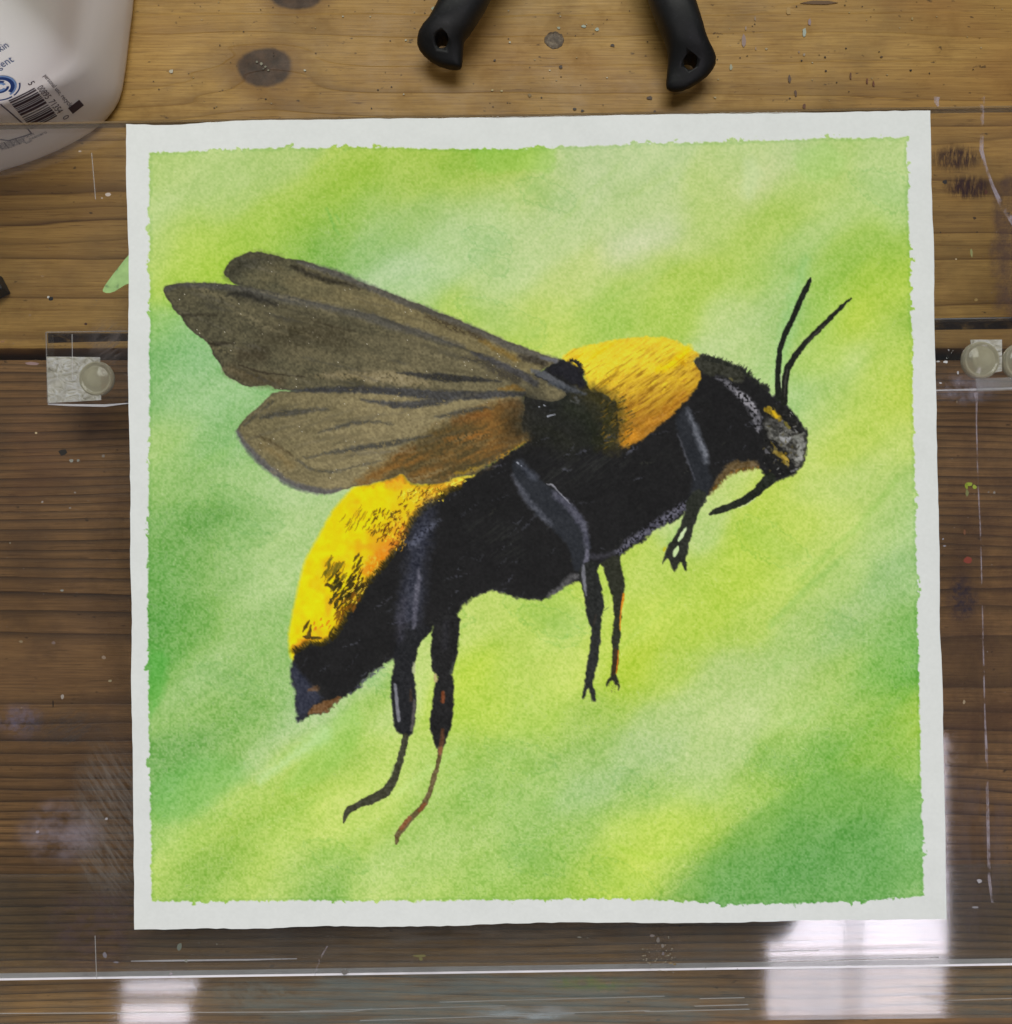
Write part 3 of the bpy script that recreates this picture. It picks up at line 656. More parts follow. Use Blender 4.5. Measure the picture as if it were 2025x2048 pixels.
def poly_sdf(p, win, rough, it=1):
    p = chaikin(p, it); sl = win
    X = GX[sl] + e1[sl] * rough + m1[sl] * rough * 0.5; Y = GY[sl] + e2[sl] * rough + m2[sl] * rough * 0.5
    d2 = np.full(X.shape, 1e9, np.float32); ins = np.zeros(X.shape, bool)
    for i in range(len(p)):
        ax, ay = p[i][:2]; bx, by = p[(i + 1) % len(p)][:2]
        ex, ey = bx - ax, by - ay; L = ex * ex + ey * ey + 1e-9
        tx = X - ax; ty = Y - ay
        t = np.clip((tx * ex + ty * ey) / L, 0, 1)
        q = (tx - t * ex) ** 2 + (ty - t * ey) ** 2
        np.minimum(d2, q, out=d2)
        if ay != by:
            c = (ay > Y) != (by > Y)
            ins ^= c & (X < (bx - ax) * (Y - ay) / (by - ay) + ax)
    d = np.sqrt(d2); return np.where(ins, -d, d)
def bbox(p):
    return window(min(q[0] for q in p), max(q[0] for q in p), min(q[1] for q in p), max(q[1] for q in p))
def blend(sl, a, col, lab=None, h=0.0):
    a = a[..., None]
    IMG[sl] = IMG[sl] * (1 - a) + col * a
    if lab is not None: LAB[sl] = np.where(a[..., 0] > 0.5, lab, LAB[sl])
    if h: HGT[sl] = np.maximum(HGT[sl], a[..., 0] * h)
def colvar(sl, c, var=10, tint=(1, 1, 1), field=None):
    f = ((n_fine[sl] - 0.5) * 1.2 + (n_tooth[sl] - 0.5) * 0.9 + (n_mid[sl] - 0.5) * 0.9) if field is None else field[sl]
    return np.array(c, np.float32) + (f * var * 2)[..., None] * np.array(tint, np.float32)
def P(p, c, var=8, soft=1.2, rough=4, alpha=1.0, lab=None, h=0.00004, it=1, tint=(1, 1, 1), mask=None):
    sl = bbox(p); d = poly_sdf(p, sl, rough, it)
    a = np.clip(0.5 - d / (2 * soft), 0, 1) * alpha
    if mask is not None: a = a * mask[sl]
    blend(sl, a, colvar(sl, c, var, tint) if not callable(c) else c(sl, d), lab, h)
def K(pts, c, var=8, soft=1.0, rough=3, alpha=1.0, lab=None, h=0.00004, r=None, dry=0.0, tint=(1, 1, 1), only=None):
    # brush stroke with a width at every point
    q = [(p[0], p[1], p[2] if len(p) > 2 else r) for p in pts]; mr = max(p[2] for p in q)
    sl = window(min(p[0] for p in q) - mr, max(p[0] for p in q) + mr, min(p[1] for p in q) - mr, max(p[1] for p in q) + mr, 20)
    X = GX[sl] + e1[sl] * rough; Y = GY[sl] + e2[sl] * rough
    d = np.full(X.shape, 1e9, np.float32)
    for i in range(len(q) - 1):
        ax, ay, ra = q[i]; bx, by, rb = q[i + 1]; ex, ey = bx - ax, by - ay; L = ex * ex + ey * ey + 1e-9
        t = np.clip(((X - ax) * ex + (Y - ay) * ey) / L, 0, 1)
        dd = np.sqrt((X - ax - t * ex) ** 2 + (Y - ay - t * ey) ** 2) - (ra + (rb - ra) * t)
        np.minimum(d, dd, out=d)
    a = np.clip(0.5 - d / (2 * soft), 0, 1) * alpha
    if only is not None: a = a * np.isin(LAB[sl], only)
    if dry: a = a * np.clip((n_tooth[sl] * 0.6 + n_fine[sl] * 0.4 - dry) * 6 + 0.5, 0, 1)
    blend(sl, a, colvar(sl, c, var, tint), lab, h)

# ---- wash with its ragged taped edge
edge = [(301,307),(400,303),(480,301),(560,297),(640,297),(800,297),(1000,300),(1120,296),(1250,291),(1400,286),(1500,284),(1640,278),(1720,278),(1811,277),
        (1813,330),(1816,420),(1819,509),(1821,640),(1824,760),(1827,900),(1831,1060),(1833,1200),(1836,1330),(1839,1450),(1842,1600),(1845,1720),(1848,1790),
        (1780,1795),(1700,1801),(1590,1804),(1480,1806),(1378,1800),(1290,1797),(1220,1795),(1100,1798),(954,1799),(800,1800),(636,1800),(450,1800),(305,1801),
        (304,1700),(302,1590),(301,1480),(299,1400),(298,1300),(297,1166),(299,1000),(301,848),(301,600),(301,450)]
sl = (slice(0, NY + 1), slice(0, NX + 1))
d = poly_sdf(edge, sl, 3.0, 0)
bleed = np.clip((n_mid - 0.45) * 5, 0, 1) * np.clip((n_gran - 0.50) * 5, 0, 1)
d = d + (n_fine - 0.5) * 5 - bleed * 9
a = np.clip(0.5 - d / 2.2, 0, 1)
rim = np.exp(-((d + 3.0) / 2.6) ** 2)
blend(sl, a, WC * (1 - 0.10 * rim[..., None] * np.array((1.0, 0.5, 1.0), np.float32)), 1, 0.0)
HGT += (n_tooth - 0.5) * 0.000022 + (n_fine - 0.5) * 0.00003

K(fr('A', (1500, 40, 3), (1490, 80, 5), (1500, 130, 3)), (120, 190, 90), alpha=0.0)
for q in ([(654, 418, 1.5), (664, 440, 2.5), (672, 462, 2), (680, 472, 1)], [(672, 430, 1), (678, 440, 2), (682, 448, 1)]):
    K(q, (90, 165, 70), 10, 2.5, 6, 0.35)
# pale scrubs and a few wash edges
for q, c, al in (([(1500, 330, 14), (1505, 350, 18), (1495, 390, 10)], (196, 216, 160), 0.5), ([(520, 1560, 4), (590, 1510, 10), (650, 1470, 16)], (172, 206, 150), 0.5),
                 ([(1610, 520, 8), (1590, 600, 16), (1570, 680, 14), (1555, 760, 12)], (130, 196, 128), 0.25), ([(1600, 1160, 2), (1640, 1120, 3), (1720, 1050, 2), (1790, 960, 2)], (128, 180, 70), 0.5),
                 ([(1540, 1250, 2), (1620, 1170, 3), (1680, 1120, 2)], (116, 172, 80), 0.45), ([(1340, 1085, 3), (1360, 1060, 5), (1385, 1030, 3)], (150, 196, 110), 0.5),
                 ([(1225, 1690, 2), (1300, 1715, 3), (1370, 1700, 2)], (136, 180, 40), 0.4), ([(790, 1590, 3), (860, 1540, 4), (920, 1500, 3)], (180, 212, 130), 0.4)):
    K(q, c, 6, 9, 10, al)

for q, c, so, al in (([(1332, 1806), (1400, 1728), (1460, 1660), (1545, 1598), (1650, 1540), (1770, 1530), (1850, 1590), (1850, 1806)], (90, 148, 64), 9, 0.30),
                     ([(940, 290), (1114, 290), (1112, 322), (1104, 346), (1040, 340), (960, 352)], (146, 198, 78), 6, 0.4),
                     ([(296, 1290), (334, 1302), (336, 1350), (326, 1404), (296, 1434)], (72, 156, 54), 8, 0.5),
                     ([(1260, 1590), (1340, 1560), (1420, 1600), (1400, 1720), (1300, 1800), (1200, 1800), (1190, 1700)], (168, 196, 84), 14, 0.10),
                     ([(1590, 300), (1660, 282), (1700, 330), (1650, 370), (1590, 350)], (160, 206, 110), 7, 0.3),
                     ([(690, 1420), (720, 1410), (730, 1480), (650, 1560), (560, 1590), (600, 1520)], (134, 186, 82), 9, 0.3),
                     ([(300, 1560), (420, 1500), (520, 1540), (380, 1640), (300, 1650)], (90, 162, 70), 14, 0.3)):
    P(q, c, 5, so, 12, al, mask=(LAB == 1).astype(np.float32))
rw = random.Random(21)
for i in range(110):
    x, y = rw.uniform(310, 1830), rw.uniform(310, 1790); L = rw.uniform(60, 260); an = R(rw.uniform(24, 44)); w_ = rw.uniform(1.5, 7)
    c = rw.choice([(120, 180, 76), (104, 170, 72), (150, 196, 80), (196, 220, 150), (190, 216, 140), (176, 206, 90)])
    dx, dy = math.cos(an) * L / 2, -math.sin(an) * L / 2
    K([(x - dx, y - dy, 0.5), (x - dx * .3, y - dy * .3 + rw.uniform(-6, 6), w_), (x + dx * .4, y + dy * .4 + rw.uniform(-6, 6), w_ * .8), (x + dx, y + dy, 0.5)], c, 4, 3 + w_, 10, rw.uniform(0.06, 0.18), only=(1,))
for i in range(26):                                   # blooms with a drying line
    x, y = rw.uniform(330, 1800), rw.uniform(330, 1780); r_ = rw.uniform(18, 60)
    p_ = [(x + r_ * 1.7 * rw.uniform(.7, 1.2) * math.cos(k * .7 - .6), y + r_ * rw.uniform(.7, 1.2) * math.sin(k * .7)) for k in range(9)]
    sl = bbox(p_); d = poly_sdf(p_, sl, 16, 1); f = (np.exp(-(d / 2.2) ** 2) * 0.10 + np.clip(-d / 18, 0, 1) * 0.06) * (LAB[sl] == 1)
    IMG[sl] = IMG[sl] * (1 - f[..., None] * np.array((1.0, 0.45, 0.9), np.float32))

BLACK = (27, 27, 27)
# ---- labels: 2 body 3 abdomen 4 thorax 5 head ; wings 10.. ; legs 20.. ; antennae 30..
abd = fr('D', (1350, 180), (1250, 222), (1100, 268), (950, 295), (880, 370), (800, 465), (740, 560), (680, 675), (620, 775), (570, 885), (530, 1000), (500, 1150), (470, 1280), (445, 1400), (432, 1500), (440, 1640),
         (480, 1700), (700, 1650), (1200, 1050), (1500, 640), (1850, 330), (1850, 200), (1700, 240), (1480, 278), (1390, 255))
def abd_col(sl, d):
    X, Y = GX[sl], GY[sl]
    t = np.clip((X - (600 + (1300 - Y) * 0.52)) / 110, 0, 1)      # towards the black side
    t = np.clip(t + (n_mid[sl] - 0.5) * 0.9, 0, 1)[..., None]
    c = np.array((238, 200, 8), np.float32) * (1 - t) + np.array((232, 166, 34), np.float32) * t
    c = c + ((n_gran[sl] - 0.5) * 26)[..., None] * np.array((0.6, 1, 0.6), np.float32)
    o = np.clip((n_big[sl] + n_mid[sl] - 1.04) * 5, 0, 1)[..., None] * t * 0.8
    c = c * (1 - o) + np.array((224, 122, 26), np.float32) * o
    rim = np.exp(-(d / 6.0) ** 2)[..., None]
    return c * (1 - 0.5 * rim) + np.array((196, 206, 20), np.float32) * 0.5 * rim
P(abd, abd_col, soft=4.0, rough=3, lab=3, h=0.00005)
# upper orange block by the wing and orange glow along the black
P(fr('D', (1180, 240), (1350, 185), (1375, 260), (1300, 330), (1200, 300)), (238, 160, 30), 8, 4, 6, 0.8)
K(fr('D', (1060, 960, 40), (1130, 880, 45), (1200, 800, 40)), (226, 128, 24), 14, 5, 8, 0.8)
K(fr('D', (500, 1580, 30), (560, 1520, 40), (600, 1480, 30)), (226, 146, 36), 12, 5, 8, 0.8)

body = (fr('B', (1040, 1225), (1110, 1080), (1200, 1030), (1250, 985), (1330, 955), (1400, 955), (1430, 915), (1490, 915), (1500, 985), (1550, 970), (1560, 1010), (1510, 1050), (1540, 1190), (1900, 1200))
        + fr('C', (480, 1100), (490, 950), (540, 915), (620, 932), (720, 962), (800, 998), (880, 1018), (905, 1060), (910, 1090), (980, 1110), (1020, 1160), (1060, 1158), (1090, 1190), (1095, 1240), (1140, 1240),
             (1230, 1320), (1270, 1360), (1310, 1410), (1340, 1480), (1380, 1510), (1395, 1560), (1390, 1640), (1380, 1700), (1370, 1770), (1330, 1830), (1300, 1870), (1240, 1892), (1170, 1922))
        + fr('F', (1120, 860), (1060, 800), (1010, 745), (920, 748), (840, 768), (760, 800), (720, 840), (680, 890), (620, 940), (560, 1030), (500, 1060), (430, 1080), (400, 1130), (340, 1160), (260, 1200), (180, 1230), (120, 1290), (60, 1350), (0, 1368))
        + fr('E', (1400, 890), (1360, 930), (1340, 955), (1210, 985), (1160, 1030), (1060, 1130), (1000, 1140), (900, 1180), (820, 1240), (730, 1285), (640, 1275), (560, 1265), (480, 1250), (420, 1225), (350, 1210), (260, 1220), (200, 1250), (130, 1300), (90, 1345))
        + fr('D', (1790, 1310), (1590, 1400), (1560, 1450), (1500, 1510), (1470, 1560), (1280, 1650), (1230, 1690), (1180, 1720), (1100, 1780), (1050, 1830), (980, 1900))
        + fr('G', (760, 450), (690, 520), (640, 570), (560, 640), (500, 660), (440, 720), (370, 780), (300, 797), (225, 803), (155, 860), (135, 830), (150, 790), (125, 740), (130, 640), (110, 560), (85, 490), (95, 400), (110, 340), (130, 290))
        + fr('D', (480, 1610), (590, 1545), (720, 1545), (800, 1480), (850, 1410), (900, 1300), (980, 1210), (1050, 1080), (1160, 960), (1250, 850), (1330, 740), (1430, 560), (1500, 480), (1580, 420), (1700, 330), (1800, 290), (1850, 220))
        + fr('B', (560, 1920), (740, 1810), (900, 1720), (1100, 1590), (1010, 1500)))
def body_col(sl, d):
    c = colvar(sl, BLACK, 3)
    edge_ = np.exp(-(d / 5.0) ** 2)[..., None] * np.clip((n_gran[sl] - 0.4) * 4, 0, 1)[..., None]
    dust = np.clip((n_big[sl] - 0.55) * 5, 0, 1)[..., None] * np.clip((n_hair[sl] - 0.5) * 4, 0, 1)[..., None]
    c = c + dust * np.array((9, 10, 8), np.float32)
    return c * (1 - 0.5 * edge_) + np.array((58, 58, 62), np.float32) * 0.5 * edge_
P(body, body_col, soft=2.6, rough=8, lab=2, h=0.00006)
# ragged dark hairs of the black side into the yellow
hair = [fr('D', (590, 1548)), fr('D', (800, 1482))]
border = fr('D', (480, 1612), (590, 1548), (720, 1545), (800, 1482), (850, 1412), (900, 1302), (980, 1212), (1050, 1082), (1160, 962), (1250, 852), (1330, 742), (1430, 562), (1500, 482), (1580, 422), (1700, 332), (1800, 292))
K([(p[0] - 2, p[1] - 2, 5) for p in border], (52, 46, 14), 10, 5, 9, 0.75)
rs = random.Random(3)
for i in range(len(border) - 1):
    for k in range(9):
        t = rs.random(); x = border[i][0] * (1 - t) + border[i + 1][0] * t; y = border[i][1] * (1 - t) + border[i + 1][1] * t
        L = rs.uniform(4, 10); an = R(rs.uniform(100, 155))
        K([(x + 3, y + 3, 1.8), (x + math.cos(an) * L, y - math.sin(an) * L, 0.4)], (44, 38, 12), 8, 0.9, 3, 0.8)
# streaked dark brush marks on the yellow
def dashes(cx, cy, rx, ry, n, c, L=(10, 26), w=(0.8, 2.2), al=0.85, an=(48, 70)):
    for i in range(n):
        th = rs.uniform(0, 6.28); q = math.sqrt(rs.random()); x = cx + rx * q * math.cos(th); y = cy + ry * q * math.sin(th)
        l = rs.uniform(*L); a_ = R(rs.uniform(*an)); dx, dy = math.cos(a_) * l / 2, -math.sin(a_) * l / 2; ww = rs.uniform(*w)
        K([(x - dx, y - dy, ww * 0.4), (x, y + rs.uniform(-2, 2), ww), (x + dx, y + dy, ww * 0.5)], c, 8, 0.8, 4, al)
def D_(x, y): return (470 + x / 3.996, 900 + y / 3.996)
dashes(*D_(990, 560), 38, 20, 13, (120, 108, 20), (14, 32), (0.8, 1.8), 0.8)
dashes(*D_(1180, 600), 30, 34, 44, (70, 58, 14), (6, 18), (0.7, 1.8), 0.85, (30, 75))
dashes(*D_(1270, 660), 26, 34, 46, (92, 54, 12), (5, 14), (0.7, 1.6), 0.85, (20, 80))
dashes(*D_(1440, 400), 34, 22, 48, (96, 70, 14), (4, 11), (0.6, 1.4), 0.85, (15, 75))
dashes(*D_(1560, 320), 40, 12, 40, (90, 72, 14), (4, 10), (0.6, 1.3), 0.8, (15, 75))
dashes(*D_(1300, 520), 30, 12, 24, (80, 62, 14), (5, 12), (0.6, 1.6), 0.8, (20, 75))
dashes(*D_(800, 980), 22, 28, 34, (96, 88, 18), (10, 30), (1.2, 3.4), 0.7)
dashes(*D_(800, 1050), 18, 20, 14, (60, 54, 16), (8, 18), (1.0, 2.6), 0.8)
dashes(*D_(975, 900), 10, 18, 12, (74, 64, 14), (8, 20), (1.0, 3), 0.8)
dashes(*D_(900, 1110), 28, 30, 44, (46, 42, 14), (10, 24), (1.4, 3.8), 0.9, (40, 66))
dashes(*D_(830, 1210), 18, 16, 16, (50, 46, 14), (8, 22), (1.2, 3.2), 0.9, (40, 66))
dashes(*D_(990, 1050), 18, 22, 22, (60, 46, 14), (8, 18), (1.0, 2.6), 0.85, (40, 70))
dashes(*D_(930, 1210), 16, 20, 20, (110, 70, 14), (8, 18), (1.0, 2.4), 0.8, (40, 70))
dashes(*D_(850, 1320), 12, 16, 12, (90, 58, 12), (8, 18), (1.0, 2.4), 0.8, (40, 75))
dashes(*D_(700, 1390), 24, 12, 9, (190, 110, 24), (4, 9), (1.0, 2.2), 0.8)
for q in (fr('D', (540, 1450, 4), (570, 1410, 18), (600, 1362, 3)), fr('D', (545, 1490, 6), (590, 1490, 20), (615, 1400, 5)), fr('D', (620, 1500, 14), (690, 1500, 8)), fr('D', (760, 1480, 10), (795, 1415, 6)),
          fr('D', (740, 1075, 16), (790, 1100, 12))):
    K(q, (60, 52, 18), 8, 1.0, 4, 0.92)
dashes(*D_(1230, 610), 26, 34, 34, (240, 206, 40), (3, 8), (0.6, 1.3), 0.9, (20, 80))
dashes(*D_(1320, 700), 16, 26, 26, (240, 176, 40), (3, 8), (0.6, 1.3), 0.9, (20, 80))
dashes(*D_(1500, 370), 44, 20, 50, (250, 214, 60), (3, 8), (0.6, 1.4), 0.9, (15, 75))
dashes(*D_(1760, 260), 22, 7, 26, (252, 226, 70), (3, 9), (0.8, 1.6), 0.9, (15, 60))
dashes(*D_(930, 1120), 30, 30, 26, (246, 208, 60), (5, 12), (0.6, 1.2), 0.9, (40, 66))
dashes(*D_(1090, 930), 16, 22, 26, (244, 180, 50), (3, 8), (0.6, 1.3), 0.9, (30, 75))

# ---- thorax
thx = (fr('B', (1340, 948), (1400, 890), (1500, 850), (1650, 820), (1800, 792), (1910, 785)) + fr('C', (120, 779), (260, 778), (330, 800), (420, 840), (500, 890), (540, 920), (490, 950), (490, 985), (530, 1040), (540, 1110), (510, 1180), (450, 1260), (360, 1350), (250, 1450), (130, 1560), (0, 1640))
       + fr('B', (1850, 1665), (1790, 1610), (1800, 1500), (1790, 1400), (1780, 1310), (1740, 1270), (1650, 1220), (1550, 1195), (1530, 1100), (1515, 1060), (1400, 975)))
def thx_col(sl, d):
    X, Y = GX[sl], GY[sl]
    low = np.clip((Y - (715 + (X - 1266) * -0.28)) / 130, 0, 1) ** 0.9
    low = np.clip(low + (n_hair[sl] - 0.5) * 0.7 + (n_mid[sl] - 0.5) * 0.35, 0, 1)[..., None]
    top = np.array((232, 204, 50), np.float32)
    c = top * (1 - low) + np.array((160, 112, 34), np.float32) * low
    bright = np.clip((n_str[sl] + n_hair[sl] * 0.5 - 0.80) * 5, 0, 1)[..., None] * (1 - low)
    c = c * (1 - 0.7 * bright) + np.array((240, 206, 14), np.float32) * 0.7 * bright
    dk = np.clip((n_hair[sl] - 0.60) * 7, 0, 1)[..., None] * np.clip((Y - 690) / 60, 0, 1)[..., None]
    c = c * (1 - 0.45 * dk) + np.array((112, 80, 16), np.float32) * 0.45 * dk
    return c + ((n_tooth[sl] - 0.5) * 16)[..., None]
P(thx, thx_col, soft=2.2, rough=6, lab=4, h=0.00006)
K(fr('C', (200, 1040, 20), (300, 1000, 34), (400, 920, 34), (450, 870, 20)), (244, 208, 10), 10, 6, 8, 0.75)
K(fr('C', (330, 960, 12), (390, 960, 18), (420, 1000, 12)), (216, 166, 18), 10, 5, 8, 0.6)
K(fr('C', (0, 1590, 40), (120, 1500, 40), (250, 1390, 36), (400, 1240, 30)), (176, 118, 34), 14, 8, 14, 0.5)
K(fr('B', (1840, 1590, 60), (1890, 1560, 50)), (210, 142, 36), 14, 6, 12, 0.85)
for i in range(60):
    x0 = rs.uniform(1235, 1390); y0 = rs.uniform(668, 850)
    L = rs.uniform(14, 44); an = R(rs.uniform(24, 40))
    if y0 > 850 - (x0 - 1266) * 0.8 + 20 or y0 - L * math.sin(an) < 684 or x0 + L * math.cos(an) > 1385: continue
    K([(x0, y0, 0.4), (x0 + L * .5 * math.cos(an), y0 - L * .5 * math.sin(an), 0.9), (x0 + L * math.cos(an), y0 - L * math.sin(an), 0.3)], rs.choice([(140, 104, 20), (120, 88, 16), (170, 124, 24), (236, 200, 30)]), 6, 0.8, 2, 0.55)
for i in range(240):
    x, y = rs.uniform(1130, 1400), rs.uniform(680, 890); L = rs.uniform(10, 36); an = R(rs.uniform(22, 48)); low_ = min(max((y - 715 + (x - 1266) * 0.28) / 130, 0), 1)
    c = rs.choice([(236, 206, 40), (228, 186, 30), (214, 170, 34)]) if rs.random() > low_ else rs.choice([(150, 104, 30), (172, 120, 32), (120, 84, 26), (190, 136, 34)])
    dx, dy = math.cos(an) * L / 2, -math.sin(an) * L / 2
    K([(x - dx, y - dy, 0.4), (x, y, rs.uniform(0.8, 2.6)), (x + dx, y + dy, 0.4)], c, 8, 1.4, 4, rs.uniform(0.3, 0.7), dry=0.4, only=(4,))
# green-black fade at the shoulder
K(fr('B', (1500, 1215, 30), (1640, 1290, 60), (1720, 1390, 75), (1740, 1500, 75), (1740, 1600, 60)), (78, 68, 28), 12, 26, 20, 0.75)
K(fr('B', (1560, 1225, 20), (1680, 1300, 45), (1740, 1400, 55), (1730, 1520, 50), (1700, 1600, 50)), (48, 48, 24), 10, 22, 22, 0.8)
K(fr('B', (1400, 1350, 90), (1550, 1420, 90), (1600, 1560, 80)), (38, 42, 30), 8, 22, 14, 0.85)
K(fr('B', (1080, 1500, 60), (1250, 1520, 90), (1400, 1620, 90)), (36, 38, 28), 8, 22, 14, 0.7)
for i in range(110):
    x0, y0 = FR['B'][0] + rs.uniform(1640, 1900) / 4, FR['B'][1] + rs.uniform(1260, 1690) / 4
    K([(x0, y0, 0.5), (x0 + rs.uniform(4, 12), y0 - rs.uniform(2, 9), 1.2)], rs.choice([(60, 58, 22), (104, 84, 26), (40, 40, 24), (132, 100, 30), (30, 30, 24)]), 6, 0.9, 2, 0.6)
# fuzzy crest between thorax and head
P(fr('C', (495, 960), (540, 920), (640, 940), (760, 985), (870, 1030), (900, 1100), (860, 1150), (720, 1090), (560, 1080), (530, 1030)), (54, 55, 44), 12, 3, 8, 0.85)
for i in range(70):
    t = rs.random(); q = fr('C', (540, 925), (720, 968), (880, 1025), (960, 1105), (1090, 1190)); k = min(int(t * 4), 3); f = t * 4 - k
    x = q[k][0] * (1 - f) + q[k + 1][0] * f; y = q[k][1] * (1 - f) + q[k + 1][1] * f
    an = R(rs.uniform(30, 90)); L = rs.uniform(3, 8)
    K([(x - 4, y + 5, 1.6), (x + L * math.cos(an), y - L * math.sin(an), 0.4)], (34, 36, 30), 6, 0.8, 2, 0.8)
# grey collar
K(fr('C', (660, 1105, 8), (720, 1130, 22), (800, 1190, 26), (880, 1260, 34), (950, 1340, 40), (990, 1420, 38), (1005, 1490, 26), (1010, 1540, 10)), (104, 104, 108), 22, 3, 9, 0.8, dry=0.36)
K(fr('C', (830, 1215, 12), (900, 1270, 26), (960, 1340, 24), (985, 1380, 14)), (150, 149, 152), 16, 2, 8, 0.7, dry=0.42)
K(fr('C', (770, 1110, 8), (790, 1120, 10)), (110, 104, 60), 6, 1.5, 4, 0.7)
P(fr('C', (1050, 1320), (1230, 1330), (1340, 1480), (1392, 1560), (1380, 1740), (1310, 1870), (1100, 1900), (1030, 1760), (1040, 1500)), (30, 30, 28), 8, 3, 8, 0.9, lab=5)
P(fr('C', (1050, 1450), (1130, 1420), (1220, 1480), (1300, 1550), (1375, 1560), (1388, 1640), (1365, 1760), (1310, 1830), (1270, 1770), (1220, 1680), (1120, 1600), (1060, 1560)), (98, 98, 90), 26, 3, 10, 0.85)
K(fr('C', (1180, 1580, 16), (1230, 1600, 24), (1250, 1580, 12)), (146, 148, 146), 12, 1.6, 8, 0.85)
K(fr('C', (1310, 1590, 20), (1350, 1620, 26), (1340, 1700, 26), (1320, 1760, 20)), (134, 136, 128), 18, 2, 9, 0.85)
K(fr('C', (1290, 1580, 10), (1370, 1545, 8)), (120, 122, 112), 10, 1.2, 5, 0.7)
K(fr('C', (1090, 1450, 30), (1150, 1500, 40), (1130, 1560, 24)), (58, 58, 54), 14, 3, 9, 0.8)
K(fr('C', (1240, 1640, 14), (1300, 1670, 12)), (46, 44, 38), 8, 1.4, 6, 0.8)
P(fr('C', (1040, 1350), (1080, 1338), (1150, 1348), (1172, 1410), (1196, 1452), (1150, 1442), (1110, 1402), (1060, 1384)), (156, 132, 36), 16, 1.8, 9, 0.85)
K(fr('C', (1120, 1370, 12), (1150, 1410, 14)), (206, 170, 26), 8, 1.2, 4, 0.9)
K(fr('C', (1220, 1460, 14), (1245, 1500, 10)), (116, 108, 50), 8, 1.2, 6, 0.85)
P(fr('C', (1090, 1595), (1115, 1640), (1155, 1685), (1220, 1708), (1256, 1760), (1244, 1822), (1190, 1792), (1170, 1742), (1122, 1702), (1108, 1650)), (138, 118, 46), 16, 1.8, 9, 0.85)
K(fr('C', (1200, 1730, 14), (1235, 1770, 16)), (176, 150, 60), 8, 1.2, 4, 0.8)
for q in (fr('C', (1060, 1690, 16), (1090, 1700, 8)), fr('C', (1120, 1790, 10), (1140, 1760, 6)), fr('C', (1150, 1830, 8), (1170, 1820, 6)), fr('C', (1260, 1850, 10), (1310, 1840, 6))):
    K(q, (96, 96, 98), 10, 1.2, 5, 0.8)
K(fr('C', (1060, 1760, 30), (1120, 1840, 40), (1210, 1860, 30)), (24, 24, 24), 4, 3, 8, 0.9)
for i in range(120):
    x, y = fr('C', (rs.uniform(1040, 1390), rs.uniform(1340, 1880)))[0]
    K([(x, y, rs.uniform(0.8, 2.6)), (x + rs.uniform(-5, 5), y + rs.uniform(-5, 5), 0.5)], rs.choice([(30, 30, 30), (24, 24, 24), (60, 60, 56), (112, 112, 106), (140, 142, 138), (44, 42, 36), (84, 78, 50)]), 6, 0.9, 4, rs.uniform(0.45, 0.85), only=(5,))
# fringe below the neck
P(fr('F', (1000, 690), (880, 682), (760, 712), (700, 790), (640, 880), (600, 950), (625, 945), (685, 890), (740, 826), (840, 772), (1005, 747)), (116, 94, 54), 18, 4.0, 10, 0.7, lab=2)
for i in range(24):
    t = rs.random(); q = fr('F', (620, 935), (690, 880), (760, 800), (860, 762), (1000, 745)); k = min(int(t * 4), 3); f = t * 4 - k
    x = q[k][0] * (1 - f) + q[k + 1][0] * f; y = q[k][1] * (1 - f) + q[k + 1][1] * f
    K([(x, y - 3, 1.6), (x + rs.uniform(-3, 2), y + rs.uniform(1, 4), 0.4)], rs.choice([(120, 88, 36), (96, 74, 30)]), 6, 0.8, 2, 0.8)
# tail
P(fr('G', (95, 400), (130, 375), (160, 450), (230, 520), (300, 600), (350, 670), (220, 770), (157, 855), (137, 830), (150, 790), (128, 740), (130, 640), (112, 560), (88, 490)), (48, 52, 66), 10, 5, 8, 0.78)
K(fr('G', (160, 830, 12), (190, 790, 14)), (34, 36, 44), 4, 2, 4, 0.8)
P(fr('G', (215, 770), (300, 708), (400, 680), (490, 638), (502, 658), (440, 722), (370, 782), (228, 802)), (112, 80, 46), 16, 2.0, 9, 0.85)
K(fr('G', (240, 595, 16), (295, 585, 20)), (104, 76, 48), 10, 2.0, 8, 0.7)
K(fr('G', (560, 630, 6), (640, 560, 12), (720, 490, 14), (830, 415, 12)), (66, 68, 80), 14, 2, 8, 0.7, dry=0.4)
# grey belly rims
K(fr('E', (1340, 900, 22), (1420, 830, 30), (1550, 740, 32), (1700, 640, 34), (1850, 540, 36), (1910, 500, 30)), (84, 84, 96), 22, 4, 9, 0.85, dry=0.42)
K(fr('E', (780, 1255, 8), (880, 1180, 22), (960, 1110, 28), (1010, 1080, 24)), (92, 92, 92), 14, 3, 8, 0.8)
K(fr('E', (1120, 930, 20), (1230, 930, 24), (1310, 900, 14)), (56, 56, 62), 10, 4, 8, 0.7)

for i in range(260):
    x, y = rs.uniform(600, 1600), rs.uniform(800, 1360); L = rs.uniform(12, 55); an = R(rs.uniform(5, 60)); w_ = rs.uniform(0.8, 4.5)
    dx, dy = math.cos(an) * L / 2, -math.sin(an) * L / 2
    K([(x - dx, y - dy, 0.5), (x, y + rs.uniform(-3, 3), w_), (x + dx, y + dy, 0.5)], rs.choice([(50, 52, 57), (60, 62, 70), (46, 47, 40), (18, 18, 19), (15, 15, 15), (70, 72, 80)]), 8, 2.0, 6, rs.uniform(0.35, 0.75), dry=0.5, only=(2,))
